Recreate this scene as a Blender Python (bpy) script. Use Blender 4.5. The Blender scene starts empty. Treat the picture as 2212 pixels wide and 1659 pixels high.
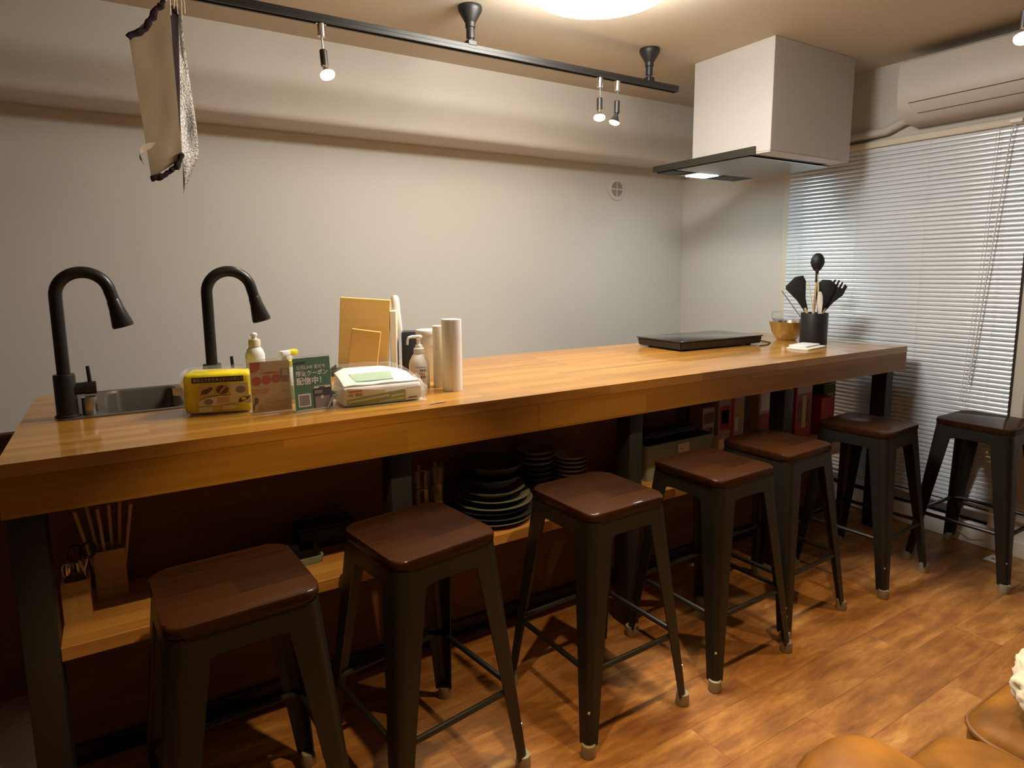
import bpy, bmesh, math, random
from mathutils import Vector, Matrix, noise
random.seed(7)
PI = math.pi
R = math.radians
scene = bpy.context.scene
COL = scene.collection

# ------------------------------------------------------------------ camera
cam_d = bpy.data.cameras.new('camera')
cam = bpy.data.objects.new('camera', cam_d)
COL.objects.link(cam)
CAM_P = Vector((0.2332, -1.6262, 1.3361))
yaw, pitch, roll = 0.5560, 0.1411, 0.0081
_f = Vector((math.sin(yaw)*math.cos(pitch), math.cos(yaw)*math.cos(pitch), -math.sin(pitch)))
_r = Vector((math.cos(yaw), -math.sin(yaw), 0))
_d = _f.cross(_r)
_r2 = _r*math.cos(roll) + _d*math.sin(roll)
_d2 = -_r*math.sin(roll) + _d*math.cos(roll)
mw = Matrix.Identity(4)
for i in range(3):
    mw[i][0] = _r2[i]; mw[i][1] = -_d2[i]; mw[i][2] = -_f[i]; mw[i][3] = CAM_P[i]
cam.matrix_world = mw
cam_d.sensor_width = 36.0
cam_d.sensor_fit = 'HORIZONTAL'
cam_d.lens = 1378.557/2212*36
cam_d.shift_y = (779.58-829.5)/2212
cam_d.clip_start = 0.02
scene.camera = cam

# ------------------------------------------------------------------ world, exposure
w = bpy.data.worlds.new('night'); scene.world = w
w.use_nodes = True
w.node_tree.nodes['Background'].inputs[0].default_value = (0.012, 0.016, 0.03, 1)
w.node_tree.nodes['Background'].inputs[1].default_value = 0.5
scene.view_settings.view_transform = 'Standard'
scene.view_settings.look = 'None'
scene.view_settings.exposure = 0.0
scene.view_settings.gamma = 1.0
scene.view_settings.use_curve_mapping = False

# lamp strengths (each used by that lamp's own builder)
DISC_E, DISC_C = 64.0, (1.0, 0.965, 0.89)
BULB_E, BULB_C = 60.0, (1.0, 0.66, 0.30)
SPOT_W = 15.0
LED_E, LED_C = 72.0, (0.72, 0.94, 1.0)

# ------------------------------------------------------------------ materials
def newmat(name):
    m = bpy.data.materials.new(name); m.use_nodes = True
    return m, m.node_tree.nodes, m.node_tree.links, m.node_tree.nodes['Principled BSDF']

def mat(name, col, rough=0.5, metal=0.0, coat=0.0, spec=0.5, bump=0.0, bscale=200.0, var=0.0, vscale=8.0, trans=0.0, ior=1.45, stretch=(1,1,1), sheen=0.0):
    m, n, l, p = newmat(name)
    p.inputs['Base Color'].default_value = (*col, 1)
    p.inputs['Roughness'].default_value = rough
    p.inputs['Metallic'].default_value = metal
    p.inputs['Coat Weight'].default_value = coat
    p.inputs['Coat Roughness'].default_value = 0.12
    p.inputs['Specular IOR Level'].default_value = spec
    p.inputs['Transmission Weight'].default_value = trans
    p.inputs['IOR'].default_value = ior
    p.inputs['Sheen Weight'].default_value = sheen
    tc = None
    if bump or var:
        tc = n.new('ShaderNodeTexCoord'); mp = n.new('ShaderNodeMapping')
        mp.inputs['Scale'].default_value = stretch
        l.new(tc.outputs['Object'], mp.inputs['Vector'])
    if var:
        t = n.new('ShaderNodeTexNoise'); t.inputs['Scale'].default_value = vscale; t.inputs['Detail'].default_value = 5
        l.new(mp.outputs[0], t.inputs['Vector'])
        r = n.new('ShaderNodeValToRGB')
        r.color_ramp.elements[0].position = 0.3; r.color_ramp.elements[1].position = 0.7
        r.color_ramp.elements[0].color = (*[c*(1-var) for c in col], 1)
        r.color_ramp.elements[1].color = (*[min(1, c*(1+var)) for c in col], 1)
        l.new(t.outputs['Fac'], r.inputs[0]); l.new(r.outputs[0], p.inputs['Base Color'])
    if bump:
        t2 = n.new('ShaderNodeTexNoise'); t2.inputs['Scale'].default_value = bscale; t2.inputs['Detail'].default_value = 3
        l.new(mp.outputs[0], t2.inputs['Vector'])
        b = n.new('ShaderNodeBump'); b.inputs['Strength'].default_value = bump; b.inputs['Distance'].default_value = 0.002
        l.new(t2.outputs['Fac'], b.inputs['Height']); l.new(b.outputs[0], p.inputs['Normal'])
    return m

def emit(name, col, strength):
    m, n, l, p = newmat(name)
    p.inputs['Base Color'].default_value = (0.8, 0.8, 0.8, 1)
    p.inputs['Emission Color'].default_value = (*col, 1)
    p.inputs['Emission Strength'].default_value = strength
    return m

def wood(name, c1, c2, stave=(0.45, 0.035), rough=0.3, coat=0.0, grain=(3, 60, 60), vertical=False, bump=0.05, spec=0.3, crough=0.12):
    """edge-glued wood: staves along X with grain streaks"""
    m, n, l, p = newmat(name)
    tc = n.new('ShaderNodeTexCoord')
    src = tc.outputs['Object']
    if vertical:
        mp0 = n.new('ShaderNodeMapping'); mp0.inputs['Rotation'].default_value = (R(90), 0, 0)
        l.new(src, mp0.inputs['Vector']); src = mp0.outputs[0]
    br = n.new('ShaderNodeTexBrick')
    br.inputs['Scale'].default_value = 1.0
    br.inputs['Brick Width'].default_value = stave[0]
    br.inputs['Row Height'].default_value = stave[1]
    br.inputs['Mortar Size'].default_value = 0.0
    br.offset = 0.37
    br.inputs['Color1'].default_value = (0, 0, 0, 1); br.inputs['Color2'].default_value = (1, 1, 1, 1)
    l.new(src, br.inputs['Vector'])
    mp = n.new('ShaderNodeMapping'); mp.inputs['Scale'].default_value = grain
    l.new(src, mp.inputs['Vector'])
    t = n.new('ShaderNodeTexNoise'); t.inputs['Scale'].default_value = 1.0; t.inputs['Detail'].default_value = 6; t.inputs['Roughness'].default_value = 0.6
    l.new(mp.outputs[0], t.inputs['Vector'])
    mx = n.new('ShaderNodeMath'); mx.operation = 'MULTIPLY_ADD'
    mx.inputs[1].default_value = 0.45
    l.new(br.outputs['Color'], mx.inputs[0])
    ms = n.new('ShaderNodeMath'); ms.operation = 'MULTIPLY'; ms.inputs[1].default_value = 0.75
    l.new(t.outputs['Fac'], ms.inputs[0]); l.new(ms.outputs[0], mx.inputs[2])
    r = n.new('ShaderNodeValToRGB')
    r.color_ramp.elements[0].position = 0.25; r.color_ramp.elements[1].position = 0.85
    r.color_ramp.elements[0].color = (*c1, 1); r.color_ramp.elements[1].color = (*c2, 1)
    l.new(mx.outputs[0], r.inputs[0]); l.new(r.outputs[0], p.inputs['Base Color'])
    p.inputs['Roughness'].default_value = rough
    p.inputs['Coat Weight'].default_value = coat; p.inputs['Coat Roughness'].default_value = crough
    p.inputs['Specular IOR Level'].default_value = spec
    b = n.new('ShaderNodeBump'); b.inputs['Strength'].default_value = bump; b.inputs['Distance'].default_value = 0.001
    l.new(t.outputs['Fac'], b.inputs['Height']); l.new(b.outputs[0], p.inputs['Normal'])
    return m

def plank_mat():
    m, n, l, p = newmat('floor plank vinyl')
    tc = n.new('ShaderNodeTexCoord'); oi = n.new('ShaderNodeObjectInfo')
    ad = n.new('ShaderNodeVectorMath'); ad.operation = 'ADD'
    cb = n.new('ShaderNodeCombineXYZ')
    mu = n.new('ShaderNodeMath'); mu.operation = 'MULTIPLY'; mu.inputs[1].default_value = 57.0
    l.new(oi.outputs['Random'], mu.inputs[0])
    l.new(mu.outputs[0], cb.inputs[0]); l.new(mu.outputs[0], cb.inputs[1])
    l.new(tc.outputs['Object'], ad.inputs[0]); l.new(cb.outputs[0], ad.inputs[1])
    mp = n.new('ShaderNodeMapping'); mp.inputs['Scale'].default_value = (2.6, 11, 1)
    l.new(ad.outputs[0], mp.inputs['Vector'])
    t = n.new('ShaderNodeTexNoise'); t.inputs['Scale'].default_value = 1.5; t.inputs['Detail'].default_value = 9; t.inputs['Roughness'].default_value = 0.7
    t.inputs['Distortion'].default_value = 0.15
    l.new(mp.outputs[0], t.inputs['Vector'])
    m2 = n.new('ShaderNodeMath'); m2.operation = 'MULTIPLY_ADD'; m2.inputs[1].default_value = 0.08
    l.new(oi.outputs['Random'], m2.inputs[0]); l.new(t.outputs['Fac'], m2.inputs[2])
    r = n.new('ShaderNodeValToRGB')
    e = r.color_ramp.elements
    e[0].position = 0.36; e[0].color = (0.18, 0.074, 0.026, 1)
    e[1].position = 0.80; e[1].color = (0.66, 0.42, 0.17, 1)
    k = e.new(0.53); k.color = (0.33, 0.145, 0.040, 1)
    k = e.new(0.66); k.color = (0.47, 0.235, 0.068, 1)
    l.new(m2.outputs[0], r.inputs[0]); l.new(r.outputs[0], p.inputs['Base Color'])
    p.inputs['Roughness'].default_value = 0.42
    b = n.new('ShaderNodeBump'); b.inputs['Strength'].default_value = 0.12; b.inputs['Distance'].default_value = 0.002
    l.new(t.outputs['Fac'], b.inputs['Height']); l.new(b.outputs[0], p.inputs['Normal'])
    return m

def film_mat(name, col, alpha=0.25, rough=0.12, fk=0.28):
    """thin clear plastic: mostly see-through with glossy highlights"""
    m, n, l, p = newmat(name)
    out = n['Material Output']
    tr = n.new('ShaderNodeBsdfTransparent'); tr.inputs[0].default_value = (*col, 1)
    p.inputs['Base Color'].default_value = (*col, 1); p.inputs['Roughness'].default_value = rough
    p.inputs['Specular IOR Level'].default_value = 0.8
    fr = n.new('ShaderNodeLayerWeight'); fr.inputs[0].default_value = 0.25
    ma = n.new('ShaderNodeMath'); ma.operation = 'MULTIPLY_ADD'; ma.inputs[1].default_value = fk; ma.inputs[2].default_value = alpha
    l.new(fr.outputs['Fresnel'], ma.inputs[0])
    mx = n.new('ShaderNodeMixShader'); l.new(ma.outputs[0], mx.inputs[0])
    l.new(tr.outputs[0], mx.inputs[1]); l.new(p.outputs[0], mx.inputs[2])
    l.new(mx.outputs[0], out.inputs['Surface'])
    return m

M = {}
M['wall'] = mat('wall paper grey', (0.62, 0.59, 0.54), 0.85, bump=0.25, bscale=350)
M['walldim'] = mat('dimmed unseen wall', (0.20, 0.165, 0.13), 0.85)  # unseen left and front walls, colour darkened to cut bounced light
M['ceiling'] = mat('ceiling paper', (0.58, 0.525, 0.42), 0.9, bump=0.2, bscale=300)
M['trim'] = mat('cream trim', (0.66, 0.60, 0.50), 0.5)
M['white'] = mat('white plastic', (0.78, 0.76, 0.72), 0.4)
M['acwhite'] = mat('air conditioner plastic', (0.58, 0.55, 0.51), 0.45)
M['slot'] = mat('dark slot', (0.07, 0.04, 0.03), 0.6)
M['countertop'] = wood('counter wood', (0.27, 0.110, 0.014), (0.54, 0.27, 0.045), rough=0.3, coat=0.55, crough=0.07)
M['apron'] = wood('apron wood', (0.25, 0.110, 0.012), (0.37, 0.180, 0.024), stave=(0.9, 0.06), rough=0.38, vertical=True, grain=(2, 45, 45))
M['shelfwood'] = wood('shelf wood', (0.36, 0.17, 0.045), (0.58, 0.33, 0.10), stave=(0.5, 0.05), rough=0.4)
M['panelbrown'] = mat('dark brown panel', (0.16, 0.070, 0.026), 0.55, var=0.2, vscale=3, stretch=(1, 6, 6))
M['blackvinyl'] = mat('black vinyl', (0.012, 0.010, 0.009), 0.25)
M['post'] = mat('black painted steel', (0.022, 0.024, 0.026), 0.5)
M['plank'] = plank_mat()
M['floorbase'] = mat('floor underlay', (0.20, 0.08, 0.025), 0.7)
M['stoolmetal'] = mat('gunmetal powder coat', (0.0125, 0.0118, 0.0088), 0.4, metal=0.1)
M['stoolwood'] = wood('dark stained seat wood', (0.012, 0.0038, 0.0011), (0.036, 0.0120, 0.0030), stave=(0.35, 0.07), rough=0.5, coat=0.24, grain=(4, 70, 70), spec=0.06, crough=0.04)
M['rubber'] = mat('grey rubber', (0.30, 0.27, 0.20), 0.5)
M['rivet'] = mat('steel rivet', (0.7, 0.7, 0.68), 0.25, metal=1)
M['black'] = mat('matt black', (0.014, 0.013, 0.013), 0.45)
M['faucet'] = mat('black faucet lacquer', (0.016, 0.014, 0.014), 0.33)
M['chrome'] = mat('chrome', (0.75, 0.75, 0.75), 0.15, metal=1)
M['steel'] = mat('brushed steel', (0.52, 0.50, 0.45), 0.32, metal=1)
M['sinksteel'] = mat('sink steel', (0.10, 0.09, 0.07), 0.45, metal=0.4)
M['yellow'] = mat('yellow sponge wrap', (0.90, 0.72, 0.015), 0.5, var=0.12, vscale=30)
M['film'] = film_mat('clear film', (0.98, 0.98, 0.96), 0.05)
M['bagfilm'] = film_mat('crumpled clear bag', (0.99, 0.99, 0.98), 0.02, 0.05, 0.42)
M['acrylic'] = film_mat('clear acrylic', (0.97, 0.98, 0.97), 0.05, 0.03)
M['offwhite'] = mat('off white', (0.87, 0.85, 0.78), 0.5)
M['paper'] = mat('kitchen paper', (0.88, 0.83, 0.68), 0.85, bump=0.5, bscale=160)
M['paperwhite'] = mat('white paper', (0.88, 0.86, 0.82), 0.7)
M['board'] = wood('cutting board wood', (0.76, 0.47, 0.12), (0.90, 0.63, 0.24), stave=(0.6, 0.05), rough=0.5, grain=(3, 30, 50))
M['boardend'] = wood('cutting board end grain', (0.36, 0.22, 0.09), (0.46, 0.30, 0.13), stave=(0.6, 0.05), rough=0.6)
M['cream'] = mat('cream plastic', (0.82, 0.74, 0.55), 0.5)
M['navy'] = mat('navy black', (0.022, 0.026, 0.036), 0.5)
M['green'] = mat('sign green', (0.035, 0.22, 0.11), 0.6)
M['beigecard'] = mat('beige card', (0.70, 0.48, 0.25), 0.6)
M['red'] = mat('print red', (0.55, 0.11, 0.05), 0.6)
M['orange'] = mat('print orange', (0.62, 0.27, 0.08), 0.6)
M['pbrown'] = mat('print brown', (0.16, 0.08, 0.05), 0.6)
M['pgrey'] = mat('print grey', (0.30, 0.25, 0.24), 0.6)
M['ptan'] = mat('print tan', (0.62, 0.42, 0.22), 0.6)
M['pcream'] = mat('print cream', (0.78, 0.70, 0.50), 0.6)
M['pdark'] = mat('print dark', (0.045, 0.03, 0.03), 0.5)
M['banner'] = mat('banner brown', (0.075, 0.045, 0.012), 0.5)
M['pgreen'] = mat('pack green', (0.36, 0.50, 0.36), 0.5)
M['polive'] = mat('pack olive', (0.34, 0.42, 0.18), 0.5)
M['pblue'] = mat('print blue', (0.12, 0.16, 0.35), 0.5)
M['brightyellow'] = mat('bright yellow plastic', (0.90, 0.78, 0.03), 0.4)
M['hobglass'] = mat('black glass', (0.02, 0.02, 0.022), 0.12, coat=0.6)
M['gold'] = mat('warm metal', (0.70, 0.64, 0.50), 0.22, metal=1)
M['glass'] = mat('clear glass', (1, 1, 1), 0.03, trans=1.0, ior=1.45)
M['silicone'] = mat('black silicone', (0.012, 0.012, 0.013), 0.5)
M['beech'] = mat('beech handle', (0.66, 0.44, 0.20), 0.55, var=0.15, vscale=20, stretch=(8, 8, 1))
M['hoodwhite'] = mat('hood white steel', (0.52, 0.495, 0.47), 0.42)
M['hooddark'] = mat('hood dark glass', (0.045, 0.045, 0.035), 0.22, metal=0.3)
M['hoodplate'] = mat('hood polished plate', (0.34, 0.33, 0.31), 0.12, metal=1)
M['slat'] = mat('blind slat aluminium', (0.80, 0.87, 0.95), 0.22, metal=0.3)
M['windowglass'] = mat('night window glass', (0.02, 0.024, 0.03), 0.05)
M['cord'] = mat('blind cord', (0.72, 0.70, 0.66), 0.7)
M['matgrey'] = mat('grey floor mat', (0.34, 0.29, 0.24), 0.85, bump=0.3, bscale=120)
M['darkplate'] = mat('charcoal stoneware', (0.04, 0.042, 0.045), 0.42)
M['greenplate'] = mat('grey green stoneware', (0.20, 0.215, 0.15), 0.45)
M['greyplate'] = mat('grey stoneware', (0.17, 0.175, 0.16), 0.45)
M['paleplate'] = mat('pale grey stoneware', (0.36, 0.33, 0.26), 0.45)
M['traygreen'] = mat('sage glaze', (0.22, 0.29, 0.24), 0.4)
M['binteal'] = mat('grey teal plastic', (0.24, 0.31, 0.29), 0.45)
M['boxwood'] = wood('pale box wood', (0.42, 0.25, 0.09), (0.58, 0.37, 0.15), stave=(0.5, 0.08), rough=0.6, vertical=True)
M['packred'] = mat('pack red', (0.42, 0.035, 0.025), 0.4)
M['packpink'] = mat('pack pink white', (0.52, 0.38, 0.33), 0.4)
M['packyellow'] = mat('pack yellow', (0.60, 0.42, 0.06), 0.4)
M['packgreen'] = mat('pack green leaf', (0.12, 0.18, 0.06), 0.4)
M['suede'] = mat('tan suede leather', (0.24, 0.105, 0.014), 0.55, spec=0.25, var=0.5, vscale=9, bump=0.15, bscale=60)
M['piping'] = mat('tan piping', (0.17, 0.07, 0.012), 0.5)
M['fluff'] = mat('white fleece', (0.82, 0.76, 0.62), 0.95, bump=0.9, bscale=90, sheen=0.3)
M['cloth'] = mat('beige cloth', (0.46, 0.37, 0.24), 0.9, bump=0.2, bscale=400)
M['rag'] = mat('dark ragged trim', (0.022, 0.012, 0.014), 0.95, bump=0.8, bscale=150)
M['sparkle'] = mat('silver sparkle mesh', (0.36, 0.33, 0.30), 0.4, metal=0.4, bump=1.0, bscale=260, var=0.6, vscale=160)
M['disc'] = emit('lamp diffuser', DISC_C, DISC_E)
M['bulb'] = emit('warm bulb', BULB_C, BULB_E)
M['led'] = emit('hood led', LED_C, LED_E)

# ------------------------------------------------------------------ mesh helpers
def add_box(bm, x0, x1, y0, y1, z0, z1, mtx=None):
    vs = [bm.verts.new((x, y, z)) for z in (z0, z1) for y in (y0, y1) for x in (x0, x1)]
    for f in ((0, 2, 3, 1), (4, 5, 7, 6), (0, 1, 5, 4), (2, 6, 7, 3), (0, 4, 6, 2), (1, 3, 7, 5)):
        bm.faces.new([vs[i] for i in f])
    if mtx is not None:
        for v in vs: v.co = mtx @ v.co
    return vs

def merge(bm, other, mtx=None):
    me = bpy.data.meshes.new('tmp'); other.to_mesh(me); other.free()
    if mtx is not None: me.transform(mtx)
    bm.from_mesh(me); bpy.data.meshes.remove(me)

def add_rbox(bm, x0, x1, y0, y1, z0, z1, r=0.005, seg=2, mtx=None):
    t = bmesh.new(); add_box(t, x0, x1, y0, y1, z0, z1)
    bmesh.ops.bevel(t, geom=list(t.edges), offset=r, segments=seg, affect='EDGES', profile=0.5)
    merge(bm, t, mtx)

def add_prism(bm, pts, z0, z1, bev=0.0, seg=2, mtx=None):
    """2-D polygon (counter-clockwise) extruded in z"""
    t = bmesh.new()
    a = [t.verts.new((x, y, z0)) for x, y in pts]; b = [t.verts.new((x, y, z1)) for x, y in pts]
    t.faces.new(a[::-1]); top = t.faces.new(b)
    n = len(pts)
    for i in range(n): t.faces.new((a[i], a[(i+1) % n], b[(i+1) % n], b[i]))
    if bev:
        es = [e for e in t.edges if abs(e.verts[0].co.z-e.verts[1].co.z) < 1e-6]
        bmesh.ops.bevel(t, geom=es, offset=bev, segments=seg, affect='EDGES', profile=0.5)
    merge(bm, t, mtx)

def rrect(hx, hy, r, n=5, cx=0, cy=0):
    pts = []
    for qx, qy, a0 in ((1, 1, 0), (-1, 1, 90), (-1, -1, 180), (1, -1, 270)):
        for i in range(n+1):
            a = R(a0+90*i/n)
            pts.append((cx+qx*(hx-r)+r*math.cos(a), cy+qy*(hy-r)+r*math.sin(a)))
    return pts

def add_tube(bm, pts, r, seg=10, cap=True, closed=False):
    pts = [Vector(p) for p in pts]; n = len(pts)
    rr = r if isinstance(r, (list, tuple)) else [r]*n
    rings = []; up = None
    for i in range(n):
        if closed: d = (pts[(i+1) % n]-pts[i-1]).normalized()
        else: d = (pts[min(i+1, n-1)]-pts[max(i-1, 0)]).normalized()
        if up is None:
            up = Vector((0, 0, 1)) if abs(d.z) < 0.9 else Vector((1, 0, 0))
        u = (up - d*up.dot(d))
        if u.length < 1e-5: u = d.orthogonal()
        u.normalize(); v = d.cross(u); up = u
        rings.append([bm.verts.new(pts[i]+(u*math.cos(2*PI*k/seg)+v*math.sin(2*PI*k/seg))*rr[i]) for k in range(seg)])
    m = n if closed else n-1
    for i in range(m):
        a, b = rings[i], rings[(i+1) % n]
        for k in range(seg): bm.faces.new((a[k], a[(k+1) % seg], b[(k+1) % seg], b[k]))
    if cap and not closed:
        bm.faces.new(rings[0][::-1]); bm.faces.new(rings[-1])

def add_lathe(bm, prof, seg=24, c=(0, 0, 0), mtx=None):
    """profile list of (r,z) turned about z"""
    vs0 = []; rings = []
    for r, z in prof:
        if r < 1e-6:
            v = bm.verts.new((c[0], c[1], c[2]+z)); rings.append([v]); vs0.append(v)
        else:
            ring = [bm.verts.new((c[0]+r*math.cos(2*PI*k/seg), c[1]+r*math.sin(2*PI*k/seg), c[2]+z)) for k in range(seg)]
            rings.append(ring); vs0 += ring
    for a, b in zip(rings, rings[1:]):
        for k in range(seg):
            k2 = (k+1) % seg
            if len(a) == 1 and len(b) == 1: continue
            if len(a) == 1: bm.faces.new((a[0], b[k2], b[k]))
            elif len(b) == 1: bm.faces.new((a[k], a[k2], b[0]))
            else: bm.faces.new((a[k], a[k2], b[k2], b[k]))
    if mtx is not None:
        for v in vs0: v.co = mtx @ v.co

def obj(name, bm, m, parent=None, loc=(0, 0, 0), rot=(0, 0, 0), smooth=35):
    me = bpy.data.meshes.new(name)
    bmesh.ops.recalc_face_normals(bm, faces=list(bm.faces))
    bm.to_mesh(me); bm.free()
    me.materials.append(M[m] if isinstance(m, str) else m)
    if smooth:
        me.polygons.foreach_set('use_smooth', [True]*len(me.polygons))
        me.set_sharp_from_angle(angle=R(smooth))
    o = bpy.data.objects.new(name, me); COL.objects.link(o)
    o.location = loc; o.rotation_euler = rot
    if parent: o.parent = parent
    return o

def tag(o, label, cat, group=None):
    o['label'] = label; o['category'] = cat
    if group: o['group'] = group
    return o

def thing(name, label, cat, loc=(0, 0, 0), rz=0.0, group=None):
    o = bpy.data.objects.new(name, None); COL.objects.link(o)
    o.empty_display_size = 0.05
    o.location = loc; o.rotation_euler = (0, 0, rz)
    return tag(o, label, cat, group)

def struct(name, bm, m, **k):
    o = obj(name, bm, m, **k); o['kind'] = 'structure'
    return o

def part(name, m, parent, fn, smooth=35, loc=(0, 0, 0), rot=(0, 0, 0)):
    bm = bmesh.new(); fn(bm)
    return obj(name, bm, m, parent, loc, rot, smooth)

def dup(root, loc, rz, label, group=None):
    r = root.copy(); COL.objects.link(r); r.location = loc; r.rotation_euler = (0, 0, rz); r['label'] = label
    if group: r['group'] = group
    for ch in list(root.children):
        c = ch.copy(); COL.objects.link(c); c.parent = r
        for g in list(ch.children):
            d = g.copy(); COL.objects.link(d); d.parent = c
    return r

def text(body, size, m, parent, loc, rot=(R(90), 0, 0), align='LEFT', sx=1.0, name='lettering', bold=0.0):
    cu = bpy.data.curves.new('txt', 'FONT'); cu.body = body; cu.size = size; cu.align_x = align; cu.extrude = 0.0001
    cu.offset = bold
    o = bpy.data.objects.new('txt', cu); COL.objects.link(o)
    dg = bpy.context.evaluated_depsgraph_get()
    me = bpy.data.meshes.new_from_object(o.evaluated_get(dg))
    bpy.data.objects.remove(o); bpy.data.curves.remove(cu)
    me.name = name; me.materials.clear(); me.materials.append(M[m])
    t = bpy.data.objects.new(name, me); COL.objects.link(t)
    t.parent = parent; t.location = loc; t.rotation_euler = rot; t.scale = (sx, 1, 1)
    return t

def patch(name, m, parent, pts, y, th=0.0003):
    """flat print on a face looking to -y; pts in (x,z)"""
    def fn(bm):
        a = [bm.verts.new((x, y, z)) for x, z in pts]; b = [bm.verts.new((x, y+th, z)) for x, z in pts]
        bm.faces.new(a); bm.faces.new(b[::-1]); n = len(pts)
        for i in range(n): bm.faces.new((a[i], b[i], b[(i+1) % n], a[(i+1) % n]))
    return part(name, m, parent, fn, smooth=0)

def rect(x0, x1, z0, z1): return [(x0, z0), (x1, z0), (x1, z1), (x0, z1)]
def ell(cx, cz, rx, rz, n=20): return [(cx+rx*math.cos(2*PI*i/n), cz+rz*math.sin(2*PI*i/n)) for i in range(n)]

HC = 0.95
ZC = 2.361
YW = 1.651
XR = 3.705
XL = -1.75
YF = -2.75

# ================================================================== THE ROOM
b = bmesh.new(); add_box(b, XL, XR, YF, YW, -0.10, -0.012)
floor = struct('floor', b, 'floorbase')
PL, PW = 0.92, 0.153
b = bmesh.new(); add_rbox(b, 0, PL-0.0004, 0, PW-0.0004, -0.012, 0.0, 0.0004, 1)
pl0 = obj('plank', b, 'plank', floor, smooth=0)
first = True
row = 0
y = -1.98
while y < 1.64:
    x = XL - random.random()*PL*0.9
    while x < XR-0.01:
        x0, x1 = max(x, XL+0.001), min(x+PL, XR-0.001)
        if x1-x0 > 0.05:
            if first: o = pl0; first = False
            else: o = pl0.copy(); COL.objects.link(o)
            o.parent = floor
            o.location = (x0, y, 0)
            o.scale = ((x1-x0)/PL, min(1.0, (YW-0.001-y)/PW), 1)
        x += PL
    y += PW
b = bmesh.new(); add_box(b, XL, XR, YF, -1.98, -0.012, 0.0)
obj('plank_field', b, M['floorbase'], floor)

b = bmesh.new(); add_box(b, XL-0.1, XR+0.1, YF-0.1, YW+0.1, ZC, ZC+0.1)
struct('ceiling', b, 'ceiling')
b = bmesh.new(); add_box(b, XL-0.1, XR+0.12, YW, YW+0.1, -0.1, ZC)
struct('wall_back', b, 'wall')
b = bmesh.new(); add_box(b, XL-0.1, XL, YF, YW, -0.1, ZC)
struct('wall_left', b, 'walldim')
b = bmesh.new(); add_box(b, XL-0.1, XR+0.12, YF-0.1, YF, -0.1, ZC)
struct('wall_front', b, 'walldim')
# right wall with window opening
WY0, WY1, WZ0, WZ1 = -0.40, 0.785, 0.105, 1.955
b = bmesh.new()
add_box(b, XR, XR+0.12, WY1, YW, -0.1, ZC)
add_box(b, XR, XR+0.12, YF, WY0, -0.1, ZC)
add_box(b, XR, XR+0.12, WY0, WY1, WZ1, ZC)
add_box(b, XR, XR+0.12, WY0, WY1, -0.1, WZ0)
struct('wall_right', b, 'wall')
# concrete beam along the back wall, rounded lower edge
def beam(bm):
    y0, z0, r = YW-0.262, 2.003, 0.03
    prof = [(YW+0.001, z0)]
    for i in range(7):
        a = R(90*i/6); prof.append((y0+r-r*math.sin(a), z0+r-r*math.cos(a)))
    prof += [(y0, ZC), (YW+0.001, ZC)]
    A = [bm.verts.new((XL, p, q)) for p, q in prof]; B = [bm.verts.new((XR, p, q)) for p, q in prof]
    bm.faces.new(A); bm.faces.new(B[::-1]); n = len(prof)
    for i in range(n): bm.faces.new((A[i], B[i], B[(i+1) % n], A[(i+1) % n]))
b = bmesh.new(); beam(b)
struct('trim_1', b, 'wall', smooth=40)

# window: casing, sashes, panes
win = bpy.data.objects.new('window_1', None); COL.objects.link(win); win['kind'] = 'structure'
win.location = (XR, 0.19, WZ0)
wl = lambda bm, x0, x1, y0, y1, z0, z1: add_rbox(bm, x0-XR, x1-XR, y0-0.19, y1-0.19, z0-WZ0, z1-WZ0, 0.004, 1)
part('casing_far', 'trim', win, lambda bm: wl(bm, XR-0.030, XR+0.07, WY1, WY1+0.045, 0.0, WZ1+0.035))
part('casing_near', 'trim', win, lambda bm: wl(bm, XR-0.030, XR+0.07, WY0-0.05, WY0, 0.0, WZ1+0.035))
part('casing_head', 'trim', win, lambda bm: wl(bm, XR-0.030, XR+0.07, WY0, WY1, WZ1, WZ1+0.035))
part('sill_rail', 'white', win, lambda bm: wl(bm, XR-0.028, XR+0.08, WY0, WY1, 0.0, WZ0))
for (ya, yb, xo) in ((WY0, 0.21, 0.03), (0.17, WY1, 0.055)):
    s = part('sash', 'white', win, lambda bm: (wl(bm, XR+xo, XR+xo+0.022, ya, ya+0.04, WZ0, WZ1), wl(bm, XR+xo, XR+xo+0.022, yb-0.04, yb, WZ0, WZ1),
             wl(bm, XR+xo, XR+xo+0.022, ya, yb, WZ0, WZ0+0.06), wl(bm, XR+xo, XR+xo+0.022, ya, yb, WZ1-0.045, WZ1)))
    part('pane', 'windowglass', s, lambda bm: wl(bm, XR+xo+0.008, XR+xo+0.014, ya+0.035, yb-0.035, WZ0+0.05, WZ1-0.04))
b = bmesh.new(); add_box(b, XR-0.012, XR, YF, WY0-0.052, 0, 0.07)
struct('baseboard_right', b, 'trim')
b = bmesh.new(); add_box(b, XR-0.012, XR, WY1+0.048, YW-0.012, 0, 0.07)
struct('baseboard_right', b, 'trim')
b = bmesh.new(); add_box(b, XL, XR, YW-0.012, YW, 0, 0.07)
struct('baseboard_back', b, 'trim')

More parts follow.
